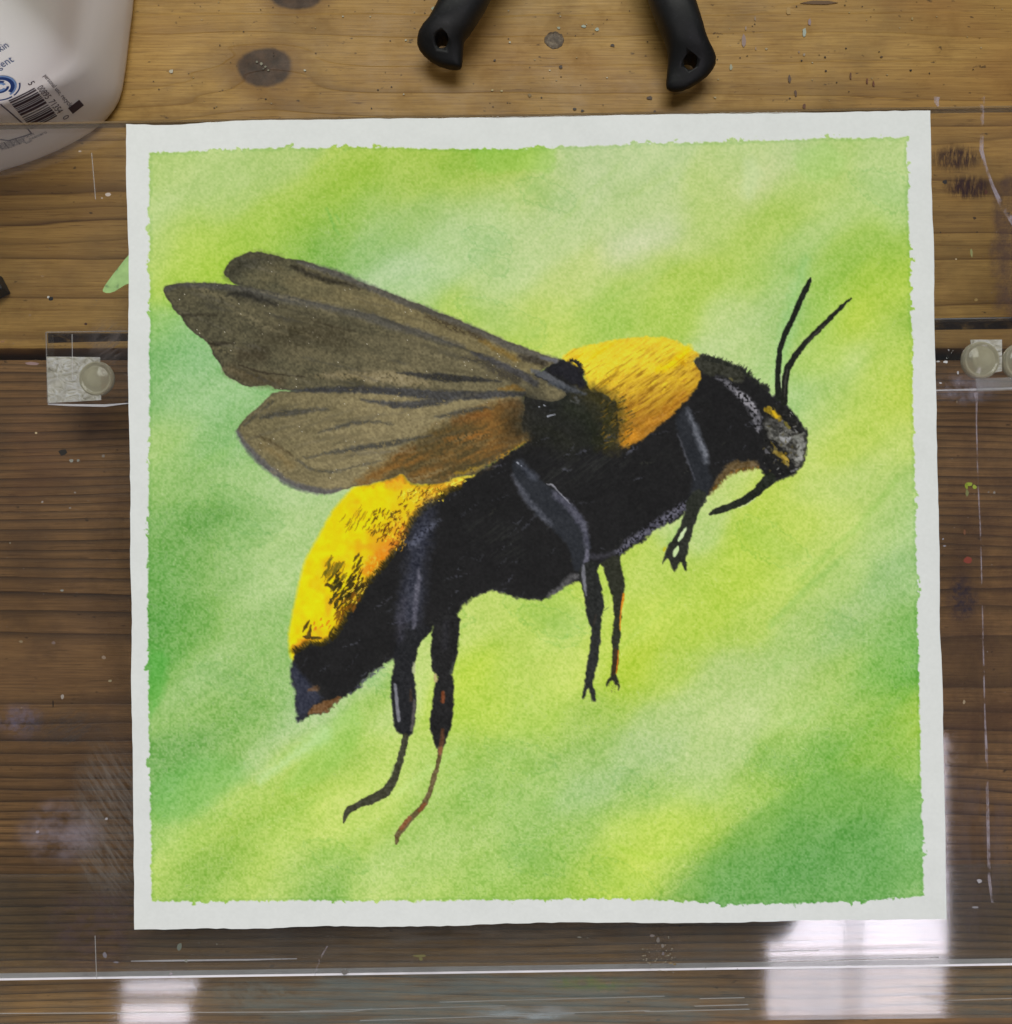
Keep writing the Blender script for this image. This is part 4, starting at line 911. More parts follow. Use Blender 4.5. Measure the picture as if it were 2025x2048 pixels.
# ---- legs
leg = (34, 35, 33)
P(fr('G', (905, 300), (912, 400), (890, 520), (888, 620), (903, 760), (910, 870), (928, 930), (980, 955), (1045, 972), (1070, 930), (1085, 780), (1090, 620), (1080, 500), (1055, 430), (1090, 350), (1110, 250), (1130, 205), (1200, 140), (1225, 90), (1000, 60)), (30, 31, 33), 6, 1.9, 5, 1, lab=20)
K(fr('D', (1560, 420, 30), (1520, 560, 70), (1480, 720, 90), (1450, 900, 80), (1430, 1100, 90), (1400, 1300, 100)), (48, 51, 62), 14, 14, 12, 0.8)
K(fr('D', (1400, 760, 24), (1470, 700, 34), (1580, 600, 24), (1640, 560, 8)), (74, 78, 92), 14, 5, 8, 0.7, dry=0.40)
K(fr('D', (1465, 940, 8), (1470, 1040, 18), (1450, 1180, 24), (1440, 1300, 18), (1430, 1420, 10)), (88, 88, 98), 14, 3, 6, 0.7)
K(fr('D', (1350, 1200, 24), (1330, 1360, 34), (1320, 1500, 30)), (52, 52, 60), 12, 8, 9, 0.7)
K(fr('G', (925, 560, 14), (935, 660, 14), (945, 760, 14), (955, 840, 14)), (128, 130, 136), 10, 1.3, 3, 0.8)
K(fr('G', (1075, 680, 8), (1070, 800, 12), (1055, 920, 10)), (96, 92, 88), 10, 2, 3, 0.75)
K(fr('G', (1050, 600, 8), (1050, 680, 12)), (60, 44, 30), 6, 2, 3, 0.7)
K(fr('G', (1075, 380, 8), (1070, 450, 14)), (150, 150, 130), 8, 2, 3, 0.7)
K(fr('G', (1008, 965, 24), (985, 1080, 25), (955, 1190, 28), (915, 1310, 32), (850, 1410, 40), (740, 1470, 38), (640, 1510, 28), (560, 1550, 28), (530, 1590, 22), (515, 1650, 8)), (52, 52, 40), 10, 1.0, 4, 0.97, lab=20)
K(fr('G', (915, 1200, 6), (890, 1290, 8)), (130, 150, 90), 8, 1.2, 3, 0.6)
P(fr('G', (1225, 90), (1210, 200), (1200, 300), (1215, 400), (1240, 470), (1265, 490), (1235, 560), (1225, 700), (1205, 800), (1200, 880), (1215, 960), (1235, 1030), (1265, 1072), (1320, 1052), (1340, 950), (1375, 880), (1385, 780), (1393, 650), (1390, 530), (1370, 460), (1400, 390), (1420, 300), (1435, 150), (1447, 0), (1300, -50)), (30, 30, 30), 6, 1.9, 5, 1, lab=21)
K(fr('G', (1330, 60, 20), (1320, 250, 26)), (46, 46, 50), 8, 6, 4, 0.6)
K(fr('G', (1390, 380, 8), (1370, 460, 12)), (60, 66, 60), 8, 1.5, 4, 0.7)
K(fr('G', (1245, 480, 10), (1245, 520, 16)), (170, 150, 110), 8, 1.4, 4, 0.8)
K(fr('G', (1305, 620, 14), (1305, 690, 16)), (116, 64, 36), 12, 1.6, 5, 0.9)
K(fr('G', (1300, 920, 14), (1300, 1000, 16), (1290, 1060, 16)), (88, 56, 34), 10, 2, 4, 0.8)
K(fr('G', (1285, 1060, 18), (1268, 1180, 16), (1230, 1310, 22), (1200, 1420, 20), (1150, 1520, 22), (1060, 1610, 22), (990, 1690, 25), (940, 1760, 22), (935, 1815, 12)), (88, 74, 48), 12, 1.0, 4, 0.95, lab=21)
for q in (fr('G', (1290, 1060, 14), (1280, 1110, 10)), fr('G', (1160, 1510, 14), (1120, 1560, 14)), fr('G', (1040, 1620, 16), (970, 1700, 18))):
    K(q, (120, 74, 44), 12, 1.2, 4, 0.85)
# middle legs
P(fr('E', (488, 175), (550, 148), (620, 220), (720, 318), (830, 395), (950, 495), (1040, 590), (1102, 690), (1122, 820), (1112, 1000), (1000, 1062), (968, 950), (948, 850), (830, 720), (700, 600), (600, 480), (525, 330)), (38, 41, 45), 5, 3, 5, 0.95, lab=22)
K(fr('E', (500, 280, 10), (560, 390, 24), (640, 510, 28), (740, 610, 24), (810, 680, 14)), (74, 77, 84), 12, 4, 8, 0.75)
K(fr('E', (560, 185, 24), (680, 300, 26)), (62, 66, 74), 12, 5, 8, 0.8)
K(fr('E', (840, 430, 18), (960, 540, 34), (1050, 650, 36), (1090, 740, 24), (1095, 860, 16)), (76, 77, 88), 14, 4, 9, 0.8)
K(fr('E', (780, 350, 5), (820, 362, 8), (860, 410, 4), (920, 470, 5), (960, 510, 3)), (150, 152, 158), 8, 1.2, 4, 0.8)
K(fr('E', (1095, 890, 16), (1090, 980, 20)), (104, 104, 116), 10, 2.4, 5, 0.85)
P(fr('H', (620, 370), (640, 420), (665, 520), (685, 650), (695, 750), (735, 840), (720, 920), (715, 1020), (690, 1100), (680, 1250), (660, 1330), (655, 1380), (670, 1397), (690, 1345), (700, 1300), (715, 1310), (730, 1380), (747, 1417), (767, 1405), (765, 1340), (740, 1260), (760, 1180), (785, 1080), (790, 980), (810, 890), (805, 800), (820, 720), (832, 650), (820, 560), (800, 460), (780, 370), (800, 310), (700, 280)), (36, 38, 36), 7, 1.7, 4.5, 1, lab=22)
K(fr('H', (665, 320, 10), (668, 400, 18), (680, 500, 12), (690, 560, 6)), (116, 118, 124), 10, 1.6, 3, 0.85)
K(fr('H', (765, 720, 8), (750, 800, 8)), (52, 46, 40), 6, 2, 3, 0.7)
K(fr('H', (835, 680, 3), (860, 665, 3), (872, 658, 1)), (70, 80, 60), 6, 1, 3, 0.8)
P(fr('H', (800, 300), (830, 350), (860, 450), (880, 540), (905, 570), (905, 680), (915, 720), (905, 830), (895, 900), (890, 960), (900, 1010), (895, 1100), (890, 1190), (870, 1230), (848, 1265), (856, 1297), (872, 1262), (900, 1240), (928, 1265), (945, 1322), (959, 1290), (936, 1220), (926, 1170), (945, 1130), (945, 1060), (955, 960), (965, 880), (960, 800), (975, 680), (980, 590), (1000, 520), (1000, 460), (975, 370), (960, 270), (940, 230)), (40, 42, 32), 7, 1.7, 4.5, 1, lab=23)
K(fr('H', (988, 552, 9), (975, 640, 8), (962, 740, 5), (962, 840, 4)), (208, 128, 24), 10, 1, 2, 0.9)
K(fr('H', (945, 1000, 5), (938, 1110, 6), (932, 1180, 4)), (196, 106, 20), 10, 1, 2, 0.9)
K(fr('H', (925, 1000, 14), (915, 1110, 14), (912, 1190, 12)), (60, 40, 22), 6, 2, 3, 0.7)
for i in range(14):
    x, y = fr('H', (rs.uniform(870, 945), rs.uniform(1250, 1345)))[0]; K([(x, y, 0.9), (x + 1, y + 1, 0.7)], (120, 130, 60), 6, 0.7, 2, 0.8)
# front leg
P(fr('F', (340, 330), (430, 240), (480, 300), (530, 420), (590, 600), (610, 760), (640, 860), (600, 950), (560, 1030), (430, 1000), (490, 860), (420, 640), (350, 460)), (38, 41, 45), 5, 4, 6, 0.9, lab=24)
K(fr('F', (435, 285, 12), (480, 390, 22), (530, 520, 30), (570, 620, 30), (590, 700, 16)), (92, 96, 102), 14, 4, 7, 0.85)
K(fr('F', (545, 540, 12), (580, 640, 14)), (122, 126, 132), 10, 2.4, 5, 0.7)
K(fr('F', (352, 470, 4), (390, 560, 8), (430, 680, 9), (480, 800, 9), (495, 840, 5)), (72, 74, 80), 10, 2, 5, 0.75)
P(fr('F', (430, 990), (420, 1100), (400, 1150), (370, 1230), (320, 1310), (270, 1380), (245, 1440), (230, 1522), (270, 1462), (290, 1472), (310, 1530), (330, 1577), (346, 1550), (385, 1482), (400, 1540), (418, 1568), (436, 1560), (432, 1500), (416, 1470), (440, 1390), (455, 1320), (466, 1260), (500, 1170), (525, 1090), (560, 1030), (600, 950), (500, 900)), (40, 43, 36), 7, 1.7, 4.5, 1, lab=24)
P(fr('F', (430, 1212), (400, 1240), (360, 1310), (366, 1338), (400, 1302), (426, 1245)), (190, 214, 160), 5, 1, 3, 1)
P(fr('F', (362, 1362), (330, 1390), (314, 1440), (326, 1468), (352, 1430), (368, 1390)), (186, 210, 150), 5, 1, 3, 1)
K(fr('F', (245, 1400, 8), (255, 1385, 8)), (190, 176, 20), 6, 1.2, 3, 0.8)
# proboscis, antennae
K(fr('F', (1090, 830, 48), (1000, 920, 36), (920, 985, 34), (820, 1035, 30), (700, 1080, 28), (625, 1105, 18)), (32, 36, 28), 8, 1.1, 4, 1, lab=25)
K(fr('F', (980, 985, 4), (900, 1040, 5), (840, 1062, 3)), (206, 220, 180), 4, 1, 3, 0.6)
K(fr('C', (1160, 1260, 28), (1155, 1130, 22), (1160, 1000, 22), (1170, 880, 20), (1210, 760, 22), (1270, 640, 23), (1330, 500, 22), (1380, 390, 24), (1408, 335, 16), (1420, 302, 5)), (26, 30, 24), 6, 1.0, 3, 1, lab=30)
K(fr('C', (1205, 1300, 28), (1210, 1150, 26), (1230, 1030, 28), (1290, 930, 24), (1380, 820, 22), (1480, 720, 22), (1570, 630, 20), (1660, 540, 17), (1738, 468, 5)), (30, 32, 26), 6, 1.0, 3, 1, lab=31)
K(fr('C', (1210, 1250, 4), (1215, 1120, 5), (1235, 1040, 4)), (72, 70, 64), 6, 1.2, 3, 0.7)
K(fr('C', (1400, 815, 5), (1460, 750, 6), (1530, 680, 4)), (78, 76, 66), 6, 1.2, 3, 0.6)
K(fr('C', (1180, 1080, 5), (1183, 1180, 4)), (176, 196, 150), 4, 1, 2, 0.8)

# ---- wings
def wing_col(c0, c1, ax, ay, bx, by, sp=0.02):
    def f(sl, d):
        X, Y = GX[sl], GY[sl]
        L = (bx - ax) ** 2 + (by - ay) ** 2
        t = np.clip(((X - ax) * (bx - ax) + (Y - ay) * (by - ay)) / L + (n_mid[sl] - 0.5) * 0.7 + (n_str_w[sl] - 0.5) * 0.8, 0, 1)[..., None]
        c = np.array(c0, np.float32) * (1 - t) + np.array(c1, np.float32) * t
        c = c + ((n_fine[sl] - 0.5) * 24 + (n_tooth[sl] - 0.5) * 26)[..., None] * np.array((1, .95, .7), np.float32)
        rim = np.exp(-((d + 2.0) / 2.4) ** 2)[..., None]
        c = c * (1 - 0.28 * rim) + np.array((42, 42, 38), np.float32) * 0.28 * rim
        s = (n_spark[sl] > 1 - sp * 0.16 * np.clip((n_mid[sl] - 0.45) * 5, 0, 1))[..., None]
        return np.where(s, np.array((190, 184, 160), np.float32), c)
    return f
n_spark = rng.random((NY + 1, NX + 1)).astype(np.float32)
n_str_w = fbm(22.0, 31, 3, ang=R(14), sx=6.0, sy=0.8)
rear = (fr('A', (640, 355), (610, 320), (550, 265), (560, 240), (600, 180), (660, 135), (740, 105), (840, 97), (930, 120), (1050, 150), (1150, 163), (1250, 185), (1330, 218), (1450, 250), (1550, 295), (1650, 340), (1760, 380), (1850, 415), (1910, 440))
        + fr('B', (110, 482), (220, 515), (280, 550), (400, 595), (520, 640), (640, 695), (760, 745), (880, 800), (1000, 840), (1100, 885), (1220, 925), (1310, 955), (1320, 975), (1250, 1000), (1180, 1040), (1100, 1100), (900, 1050), (500, 900), (0, 720))
        + fr('A', (1500, 620), (1000, 500), (800, 400)))
P(rear, wing_col((80, 78, 58), (114, 105, 72), 440, 540, 800, 640), soft=1.1, rough=3, lab=10, h=0.00004)
K(fr('A', (1100, 215, 12), (1250, 280, 26), (1400, 325, 24), (1540, 360, 18), (1640, 390, 6)), (44, 41, 32), 8, 4, 8, 0.85)
K(fr('A', (600, 280, 30), (700, 200, 60), (850, 150, 40), (1000, 160, 20)), (54, 53, 42), 10, 10, 8, 0.7)
K(fr('A', (1150, 178, 10), (1300, 225, 24), (1450, 268, 28), (1600, 330, 28), (1750, 395, 27), (1910, 465, 27)) + fr('B', (130, 512, 26), (260, 556, 26), (450, 640, 28), (600, 700, 28), (750, 770, 28), (880, 830, 30), (1000, 880, 30), (1150, 930, 28), (1290, 962, 24)), (76, 76, 76), 8, 3.4, 5, 0.66)
K(fr('B', (260, 610, 12), (450, 690, 30), (600, 740, 24), (720, 800, 16)), (62, 54, 38), 12, 4, 8, 0.8, dry=0.4)
K(fr('B', (700, 810, 14), (850, 890, 22), (980, 960, 18)), (122, 98, 44), 14, 4, 8, 0.7)
K(fr('B', (1000, 930, 16), (1100, 960, 30), (1200, 985, 26)), (52, 48, 40), 12, 4, 8, 0.85)
K(fr('B', (1180, 940, 10), (1290, 968, 18)), (96, 97, 100), 8, 1.6, 4, 0.85)
hind = (fr('A', (1150, 1208), (960, 1212), (900, 1265), (830, 1340), (750, 1400), (690, 1470), (655, 1520), (670, 1560), (720, 1640), (800, 1730), (870, 1810), (960, 1880), (1040, 1930))
        + fr('D', (450, 272), (560, 320), (660, 342), (730, 352), (820, 336), (900, 310), (950, 296), (1100, 270), (1250, 225), (1340, 188), (1372, 215), (1385, 250), (1480, 274), (1600, 272), (1700, 255), (1790, 205))
        + fr('B', (640, 1880), (740, 1805), (880, 1730), (1000, 1640), (1100, 1590), (1020, 1500), (1035, 1380), (1040, 1280), (1040, 1215), (500, 1205), (0, 1170)) + fr('A', (1500, 1180)))
P(hind, wing_col((104, 97, 68), (128, 118, 84), 480, 860, 760, 840), soft=1.1, rough=3, lab=12, h=0.00004)
orng = (fr('B', (1020, 1285), (850, 1300), (700, 1330), (550, 1400), (370, 1480), (200, 1590), (60, 1680), (-60, 1740)) + fr('D', (1200, 110), (1080, 185), (960, 280), (1100, 262), (1250, 220), (1340, 190), (1372, 215), (1385, 250), (1480, 270), (1600, 268), (1700, 250), (1790, 205))
        + fr('B', (640, 1872), (740, 1798), (880, 1722), (1000, 1632), (1090, 1588), (1010, 1500), (1020, 1380)))
def orng_col(sl, d):
    n = np.clip((n_str2w[sl] - 0.5) * 3.0 + 0.5 + (n_fine[sl] - 0.5) * 0.8, 0, 1)[..., None]
    c = np.array((70, 58, 30), np.float32) * (1 - n) + np.array((116, 80, 32), np.float32) * n
    return c + ((n_tooth[sl] - 0.5) * 24)[..., None] * np.array((1, .8, .4), np.float32)
n_str2w = fbm(20.0, 41, 3, ang=R(-24), sx=5.0, sy=0.9)
P(orng, orng_col, soft=11, rough=14, alpha=0.85, lab=12)
K(fr('B', (420, 1600, 12), (560, 1580, 26), (680, 1560, 24), (760, 1550, 8)), (160, 98, 32), 12, 6, 8, 0.5, dry=0.42)
K(fr('B', (480, 1450, 20), (620, 1410, 36), (760, 1400, 20)), (120, 76, 34), 12, 8, 8, 0.5)
K(fr('B', (0, 1730, 18), (80, 1690, 26), (160, 1660, 14)), (132, 84, 34), 12, 7, 8, 0.45)
K(fr('B', (860, 1310, 20), (980, 1300, 22)), (112, 74, 34), 12, 8, 8, 0.45)
K(fr('B', (760, 1780, 10), (880, 1715, 16), (990, 1640, 14), (1070, 1600, 8)), (184, 130, 30), 12, 3, 8, 0.8, dry=0.4)
K(fr('B', (500, 1870, 10), (600, 1840, 18), (720, 1800, 12)), (150, 120, 30), 12, 3, 8, 0.7, dry=0.4)
K(fr('B', (460, 1915, 8), (560, 1905, 12), (640, 1880, 6)), (216, 190, 50), 12, 1.6, 5, 0.8, dry=0.4)
fore = (fr('A', (70, 410), (80, 380), (130, 355), (250, 345), (400, 342), (550, 350), (640, 358), (760, 378), (900, 405), (1050, 445), (1200, 480), (1350, 518), (1500, 548), (1640, 573), (1780, 605), (1910, 650))
        + fr('B', (100, 685), (250, 740), (400, 800), (560, 860), (700, 920), (850, 985), (1000, 1040), (1110, 1080), (1250, 1150), (1400, 1230), (1300, 1300), (1050, 1260), (1040, 1228), (800, 1222), (500, 1215), (200, 1190), (0, 1180))
        + fr('A', (1700, 1180), (1400, 1195), (1150, 1205), (1020, 1202), (980, 1196), (920, 1160), (850, 1165), (790, 1178), (720, 1170), (660, 1130), (570, 1085), (545, 1030), (520, 980), (470, 920), (450, 860), (410, 800), (350, 770), (290, 720), (235, 660), (220, 610), (190, 600), (150, 550), (130, 500), (95, 465)))
P(fore, wing_col((77, 74, 55), (106, 99, 72), 380, 620, 1000, 760), soft=1.1, rough=3, lab=11, h=0.00004)
K(fr('A', (600, 1040, 40), (800, 1110, 50), (1000, 1140, 40)), (84, 74, 52), 10, 10, 8, 0.7)
K(fr('A', (1300, 1090, 12), (1500, 1080, 30), (1700, 1090, 45), (1910, 1100, 50)) + fr('B', (100, 1130, 40), (260, 1150, 24)), (136, 124, 90), 14, 6, 10, 0.75, dry=0.3)
K(fr('A', (900, 780, 60), (1100, 760, 90), (1300, 740, 90), (1500, 800, 60)), (56, 51, 36), 10, 22, 12, 0.55)
K(fr('A', (700, 920, 40), (850, 930, 50)), (58, 50, 36), 8, 14, 10, 0.6)
K(fr('A', (95, 395, 18), (180, 365, 18), (300, 362, 20), (450, 368, 24), (600, 385, 24), (750, 405, 24), (900, 445, 30), (1050, 480, 32), (1200, 505, 26), (1400, 545, 24), (1600, 590, 28), (1750, 630, 32), (1910, 690, 32)) + fr('B', (150, 725, 28), (300, 775, 26), (450, 825, 24), (560, 855, 14)), (76, 76, 74), 8, 4.4, 6, 0.6)
K(fr('A', (600, 432, 14), (750, 440, 26), (880, 490, 26), (980, 520, 10)), (42, 41, 36), 8, 4, 7, 0.85)
K(fr('A', (230, 607, 14), (300, 602, 10), (500, 600, 6)), (44, 40, 30), 6, 2.5, 6, 0.7)
K(fr('A', (450, 835, 18), (540, 828, 14), (640, 826, 4)), (42, 38, 28), 6, 2.5, 6, 0.8)
K(fr('A', (680, 1000, 4), (790, 1042, 7), (900, 1072, 8), (1000, 1075, 6), (1100, 1088, 5), (1210, 1095, 4)), (46, 40, 30), 6, 1.2, 5, 0.7)
K(fr('A', (1250, 640, 4), (1400, 690, 6), (1600, 730, 4)), (52, 46, 34), 6, 2, 5, 0.5)
K(fr('A', (700, 480, 10), (1000, 545, 12), (1300, 600, 8)), (64, 60, 46), 8, 5, 8, 0.5)
K(fr('B', (620, 900, 14), (760, 960, 24), (900, 1020, 28), (1020, 1080, 30), (1130, 1150, 30)), (64, 64, 66), 10, 3, 7, 0.85)
K(fr('B', (560, 935, 10), (720, 985, 26), (850, 1060, 36), (980, 1120, 40)), (50, 47, 40), 10, 5, 9, 0.75, dry=0.35)
K(fr('B', (1110, 1050, 16), (1200, 1080, 34), (1290, 1130, 24), (1400, 1180, 14)), (92, 95, 98), 8, 2.4, 5, 0.85)
K(fr('B', (1250, 1150, 14), (1400, 1190, 30), (1520, 1230, 16)), (70, 74, 78), 14, 3, 7, 0.85)
K(fr('B', (1450, 1260, 10), (1480, 1310, 8), (1420, 1290, 6)), (84, 86, 84), 10, 2, 6, 0.7)
K(fr('B', (30, 1060, 5), (200, 1082, 20), (350, 1100, 34), (500, 1110, 28), (700, 1120, 18), (860, 1130, 6)), (46, 46, 44), 10, 2.2, 6, 0.9, dry=0.25)
K(fr('B', (840, 1200, 8), (960, 1180, 20), (1040, 1200, 10)), (128, 96, 40), 12, 3, 7, 0.7)
# dark seams between fore and hind wing
K(fr('A', (1100, 1206, 8), (1250, 1203, 16), (1500, 1200, 22), (1700, 1200, 25), (1910, 1212, 30)) + fr('B', (150, 1225, 36), (300, 1240, 36), (500, 1245, 36), (700, 1245, 32), (850, 1238, 24), (1040, 1232, 14)), (56, 57, 58), 12, 2.6, 6, 0.9, dry=0.2)
K(fr('A', (1650, 1280, 6), (1800, 1300, 16), (1910, 1315, 24)) + fr('B', (0, 1320, 25), (200, 1312, 30), (400, 1290, 25), (560, 1258, 10)), (56, 57, 58), 12, 2.6, 6, 0.85, dry=0.25)
for q in (fr('A', (850, 1422, 10), (1000, 1390, 24), (1130, 1380, 30), (1200, 1368, 20), (1300, 1355, 18), (1390, 1362, 8)), fr('A', (1300, 1540, 4), (1450, 1500, 12), (1600, 1458, 16), (1740, 1452, 9), (1900, 1470, 4)),
          fr('A', (1200, 1742, 4), (1400, 1700, 12), (1600, 1665, 18), (1800, 1640, 24), (1910, 1622, 24)) + fr('B', (150, 1590, 15), (300, 1562, 5)), fr('A', (1130, 1750, 5), (1250, 1830, 8), (1400, 1862, 8), (1560, 1822, 4)),
          fr('B', (330, 1412, 8), (500, 1385, 20), (650, 1352, 14), (800, 1342, 4)), fr('A', (1560, 1822, 3), (1700, 1790, 6), (1800, 1770, 3)), fr('A', (950, 1290, 5), (820, 1390, 8), (720, 1490, 8))):
    K(q, (54, 55, 52), 12, 2.8, 7, 0.72, dry=0.3)
K(fr('A', (664, 1530, 16), (700, 1600, 22), (780, 1700, 28), (870, 1790, 28), (1000, 1890, 28)) + fr('D', (400, 248, 26), (520, 298, 28), (650, 325, 26), (740, 335, 20), (850, 312, 10)), (84, 84, 86), 8, 3.0, 5, 0.78)
K(fr('A', (800, 1560, 8), (950, 1620, 12), (1100, 1720, 10)), (64, 54, 34), 8, 3, 8, 0.6)
K(fr('A', (880, 1650, 20), (1000, 1720, 30), (1080, 1800, 34)), (126, 108, 66), 12, 8, 9, 0.55)
for i in range(190):
    x, y = rs.uniform(340, 1050), rs.uniform(510, 970); t_ = R(rs.uniform(8, 26)) if y < 790 else R(rs.uniform(-26, -4)); L = rs.uniform(40, 150); w_ = rs.uniform(1, 5)
    dx, dy = math.cos(t_) * L / 2, math.sin(t_) * L / 2
    K([(x - dx, y - dy, 0.4), (x, y + rs.uniform(-3, 3), w_), (x + dx, y + dy, 0.4)], rs.choice([(52, 50, 38), (60, 56, 40), (128, 118, 84), (140, 130, 96), (96, 92, 80), (46, 46, 44)]), 6, 3, 6, rs.uniform(0.18, 0.46), dry=0.36, only=(10, 11, 12))
K(fr('B', (1090, 1290, 70), (1070, 1400, 100), (1060, 1500, 90), (1090, 1570, 50)), (34, 34, 28), 8, 30, 20, 0.9)
K(fr('B', (900, 1400, 30), (960, 1500, 34), (900, 1600, 26)), (50, 44, 28), 10, 26, 18, 0.7)
# tuft behind the wing root
K(fr('B', (1290, 1040, 40), (1380, 1030, 60), (1450, 1080, 70), (1500, 1150, 30)), (28, 28, 32), 6, 4, 8, 1, lab=2)
for i in range(40):
    th = rs.uniform(-0.5, 1.8); x, y = fr('B', (1420 + 66 * math.cos(th), 1030 - 62 * math.sin(th)))[0]
    K([(x, y, 2.2), (x + rs.uniform(2, 7) * math.cos(th), y - rs.uniform(2, 7) * math.sin(th), 0.5)], (30, 30, 30), 6, 0.9, 2, 0.9)
for q in (fr('B', (1200, 1320, 6), (1210, 1325, 4)), fr('B', (1230, 1410, 6), (1290, 1395, 4)), fr('B', (1160, 1335, 5), (1168, 1330, 3)), fr('E', (540, 180, 6), (550, 195, 4)), fr('E', (570, 205, 4), (575, 210, 3))):
    K(q, (170, 176, 184), 8, 0.8, 3, 0.8)

# ---- picture colours to surface colours: the photograph's paper shade is divided out
def s2l(c):
    c = np.clip(c, 0, 255) / 255.0
    return np.where(c <= 0.04045, c / 12.92, ((c + 0.055) / 1.055) ** 2.4).astype(np.float32)
vrow = np.linspace(0, 1, NY + 1, dtype=np.float32)[:, None, None]
pap = s2l(np.array((216, 218, 212), np.float32) * (1 - vrow) + np.array((186, 188, 185), np.float32) * vrow)
wash_lin = s2l(IMG) * 0.84 / np.where((LAB == 0)[..., None], s2l(np.array((213, 215, 209), np.float32)), pap)
wash_lin = np.clip(wash_lin, 0.004, 0.92)

KX = (GX - 1012.5) * S; KY = (1024 - GY) * S
curl = 0.0016 * np.clip((vv - 0.9) * 10, 0, 1) ** 2 * 0.15 + 0.0006 * np.sin(uu * 9 + 1) * np.clip(np.abs(vv - 0.5) * 2 - 0.8, 0, 1) * 2
KZ = HGT + 0.0009 + np.broadcast_to(curl, GX.shape) + (n_big - 0.5) * 0.0012
VERT = np.stack([KX, KY, KZ.astype(np.float32)], -1).reshape(-1, 3).astype(np.float32)
COLR = np.concatenate([wash_lin.reshape(-1, 3), np.ones((VERT.shape[0], 1), np.float32)], 1)
jj, ii = np.meshgrid(np.arange(NX), np.arange(NY))
v00 = (ii * (NX + 1) + jj).ravel(); CELL = np.stack([v00, v00 + NX + 1, v00 + NX + 2, v00 + 1], 1)
CL = LAB[:-1, :-1].ravel()

def paint_mat(name, rough, spec):
    t = NT(name); a = t.node('Attribute', attribute_name='Col')
    n = t.noise(t.pos(), 2600, 2, 0.6)
    return t.surf(t.principled(a.outputs[0], rough, spec, bump=n, bstr=0.25, bdist=0.00004))
m_paper = paint_mat('watercolour_paper', 0.9, 0.08); m_wash = paint_mat('watercolour_wash', 0.85, 0.1); m_gou = paint_mat('opaque_paint', 0.75, 0.1)

def cells(name, sel, mat, parent):
    q = CELL[sel]
    if len(q) == 0: return None
    used, inv = np.unique(q.ravel(), return_inverse=True)
    me = bpy.data.meshes.new(name)
    me.vertices.add(len(used)); me.vertices.foreach_set('co', VERT[used].ravel())
    me.loops.add(len(q) * 4); me.loops.foreach_set('vertex_index', inv.astype(np.int32).ravel())
    me.polygons.add(len(q)); me.polygons.foreach_set('loop_start', np.arange(0, len(q) * 4, 4, dtype=np.int32))
    me.update(calc_edges=True)
    ca = me.color_attributes.new('Col', 'FLOAT_COLOR', 'POINT'); ca.data.foreach_set('color', COLR[used].ravel())
    me.materials.append(mat)
    o = bpy.data.objects.new(name, me); COL.objects.link(o); o.parent = parent
    return o

painting = tag(empty('watercolour_painting', matrix=FRAME), 'square watercolour of a yellow and black bumblebee on green, white margin', 'painting')
cells('paper', CL == 0, m_paper, painting)
cells('green_wash', CL == 1, m_wash, painting)
bee = cells('painted_bee', CL == 2, m_gou, painting)
for k, nm, lb in ((3, 'abdomen', 'yellow abdomen with dark brush dashes'), (4, 'thorax', 'golden yellow furry thorax'), (5, 'head', 'grey and black head with yellow patches'),
                  (10, 'wing', 'rear wing seen behind the others'), (11, 'wing', 'long smoky forewing'), (12, 'wing', 'lower hind wing with orange root'),
                  (20, 'leg', None), (21, 'leg', None), (22, 'leg', None), (23, 'leg', None), (24, 'leg', None), (25, 'proboscis', None), (30, 'antenna', None), (31, 'antenna', None)):
    o = cells(nm, CL == k, m_gou, bee)
    if o and lb: o['label'] = lb
# edge of the sheet: the paper's own thickness down to the board
ring = np.concatenate([np.arange(NX + 1), (np.arange(1, NY + 1)) * (NX + 1) + NX, NY * (NX + 1) + np.arange(NX - 1, -1, -1), np.arange(NY - 1, 0, -1) * (NX + 1)])
rv = VERT[ring]; low = rv.copy(); low[:, 2] = -0.00055
nr = len(ring)
se = mesh_obj('paper_edge', [tuple(v) for v in rv] + [tuple(v) for v in low], [(i, i + nr, (i + 1) % nr + nr, (i + 1) % nr) for i in range(nr)] + [tuple(range(nr, 2 * nr))], None, painting)
t = NT('paper_edge'); se.data.materials.append(t.surf(t.principled((0.78, 0.79, 0.76), 0.9, 0.1)))

# ================================================================ white jug behind the easel
def resample(p, n):
    p = [Vector((q[0], q[1])) for q in p]; L = [0]
    for i in range(len(p)): L.append(L[-1] + (p[(i + 1) % len(p)] - p[i]).length)
    out = []
    for k in range(n):
        s = L[-1] * k / n
        i = max(j for j in range(len(p)) if L[j] <= s); f = (s - L[i]) / (L[i + 1] - L[i])
        out.append(p[i].lerp(p[(i + 1) % len(p)], f))
    return out, L[-1]
foot_px = [(-480, 300), (-420, 385), (-300, 412), (-150, 392), (0, 347), (70, 324), (135, 296), (190, 264), (225, 232), (247, 195), (256, 140), (264, 70), (273, 0), (276, -100), (262, -220), (200, -330), (60, -400), (-150, -420), (-350, -400), (-470, -320), (-520, -150), (-520, 100)]
foot = [tbl(x, y, 0.003) for x, y in foot_px]
foot, PERI = resample(chaikin([(v.x, v.y) for v in foot], 2), 120)
NF = len(foot)
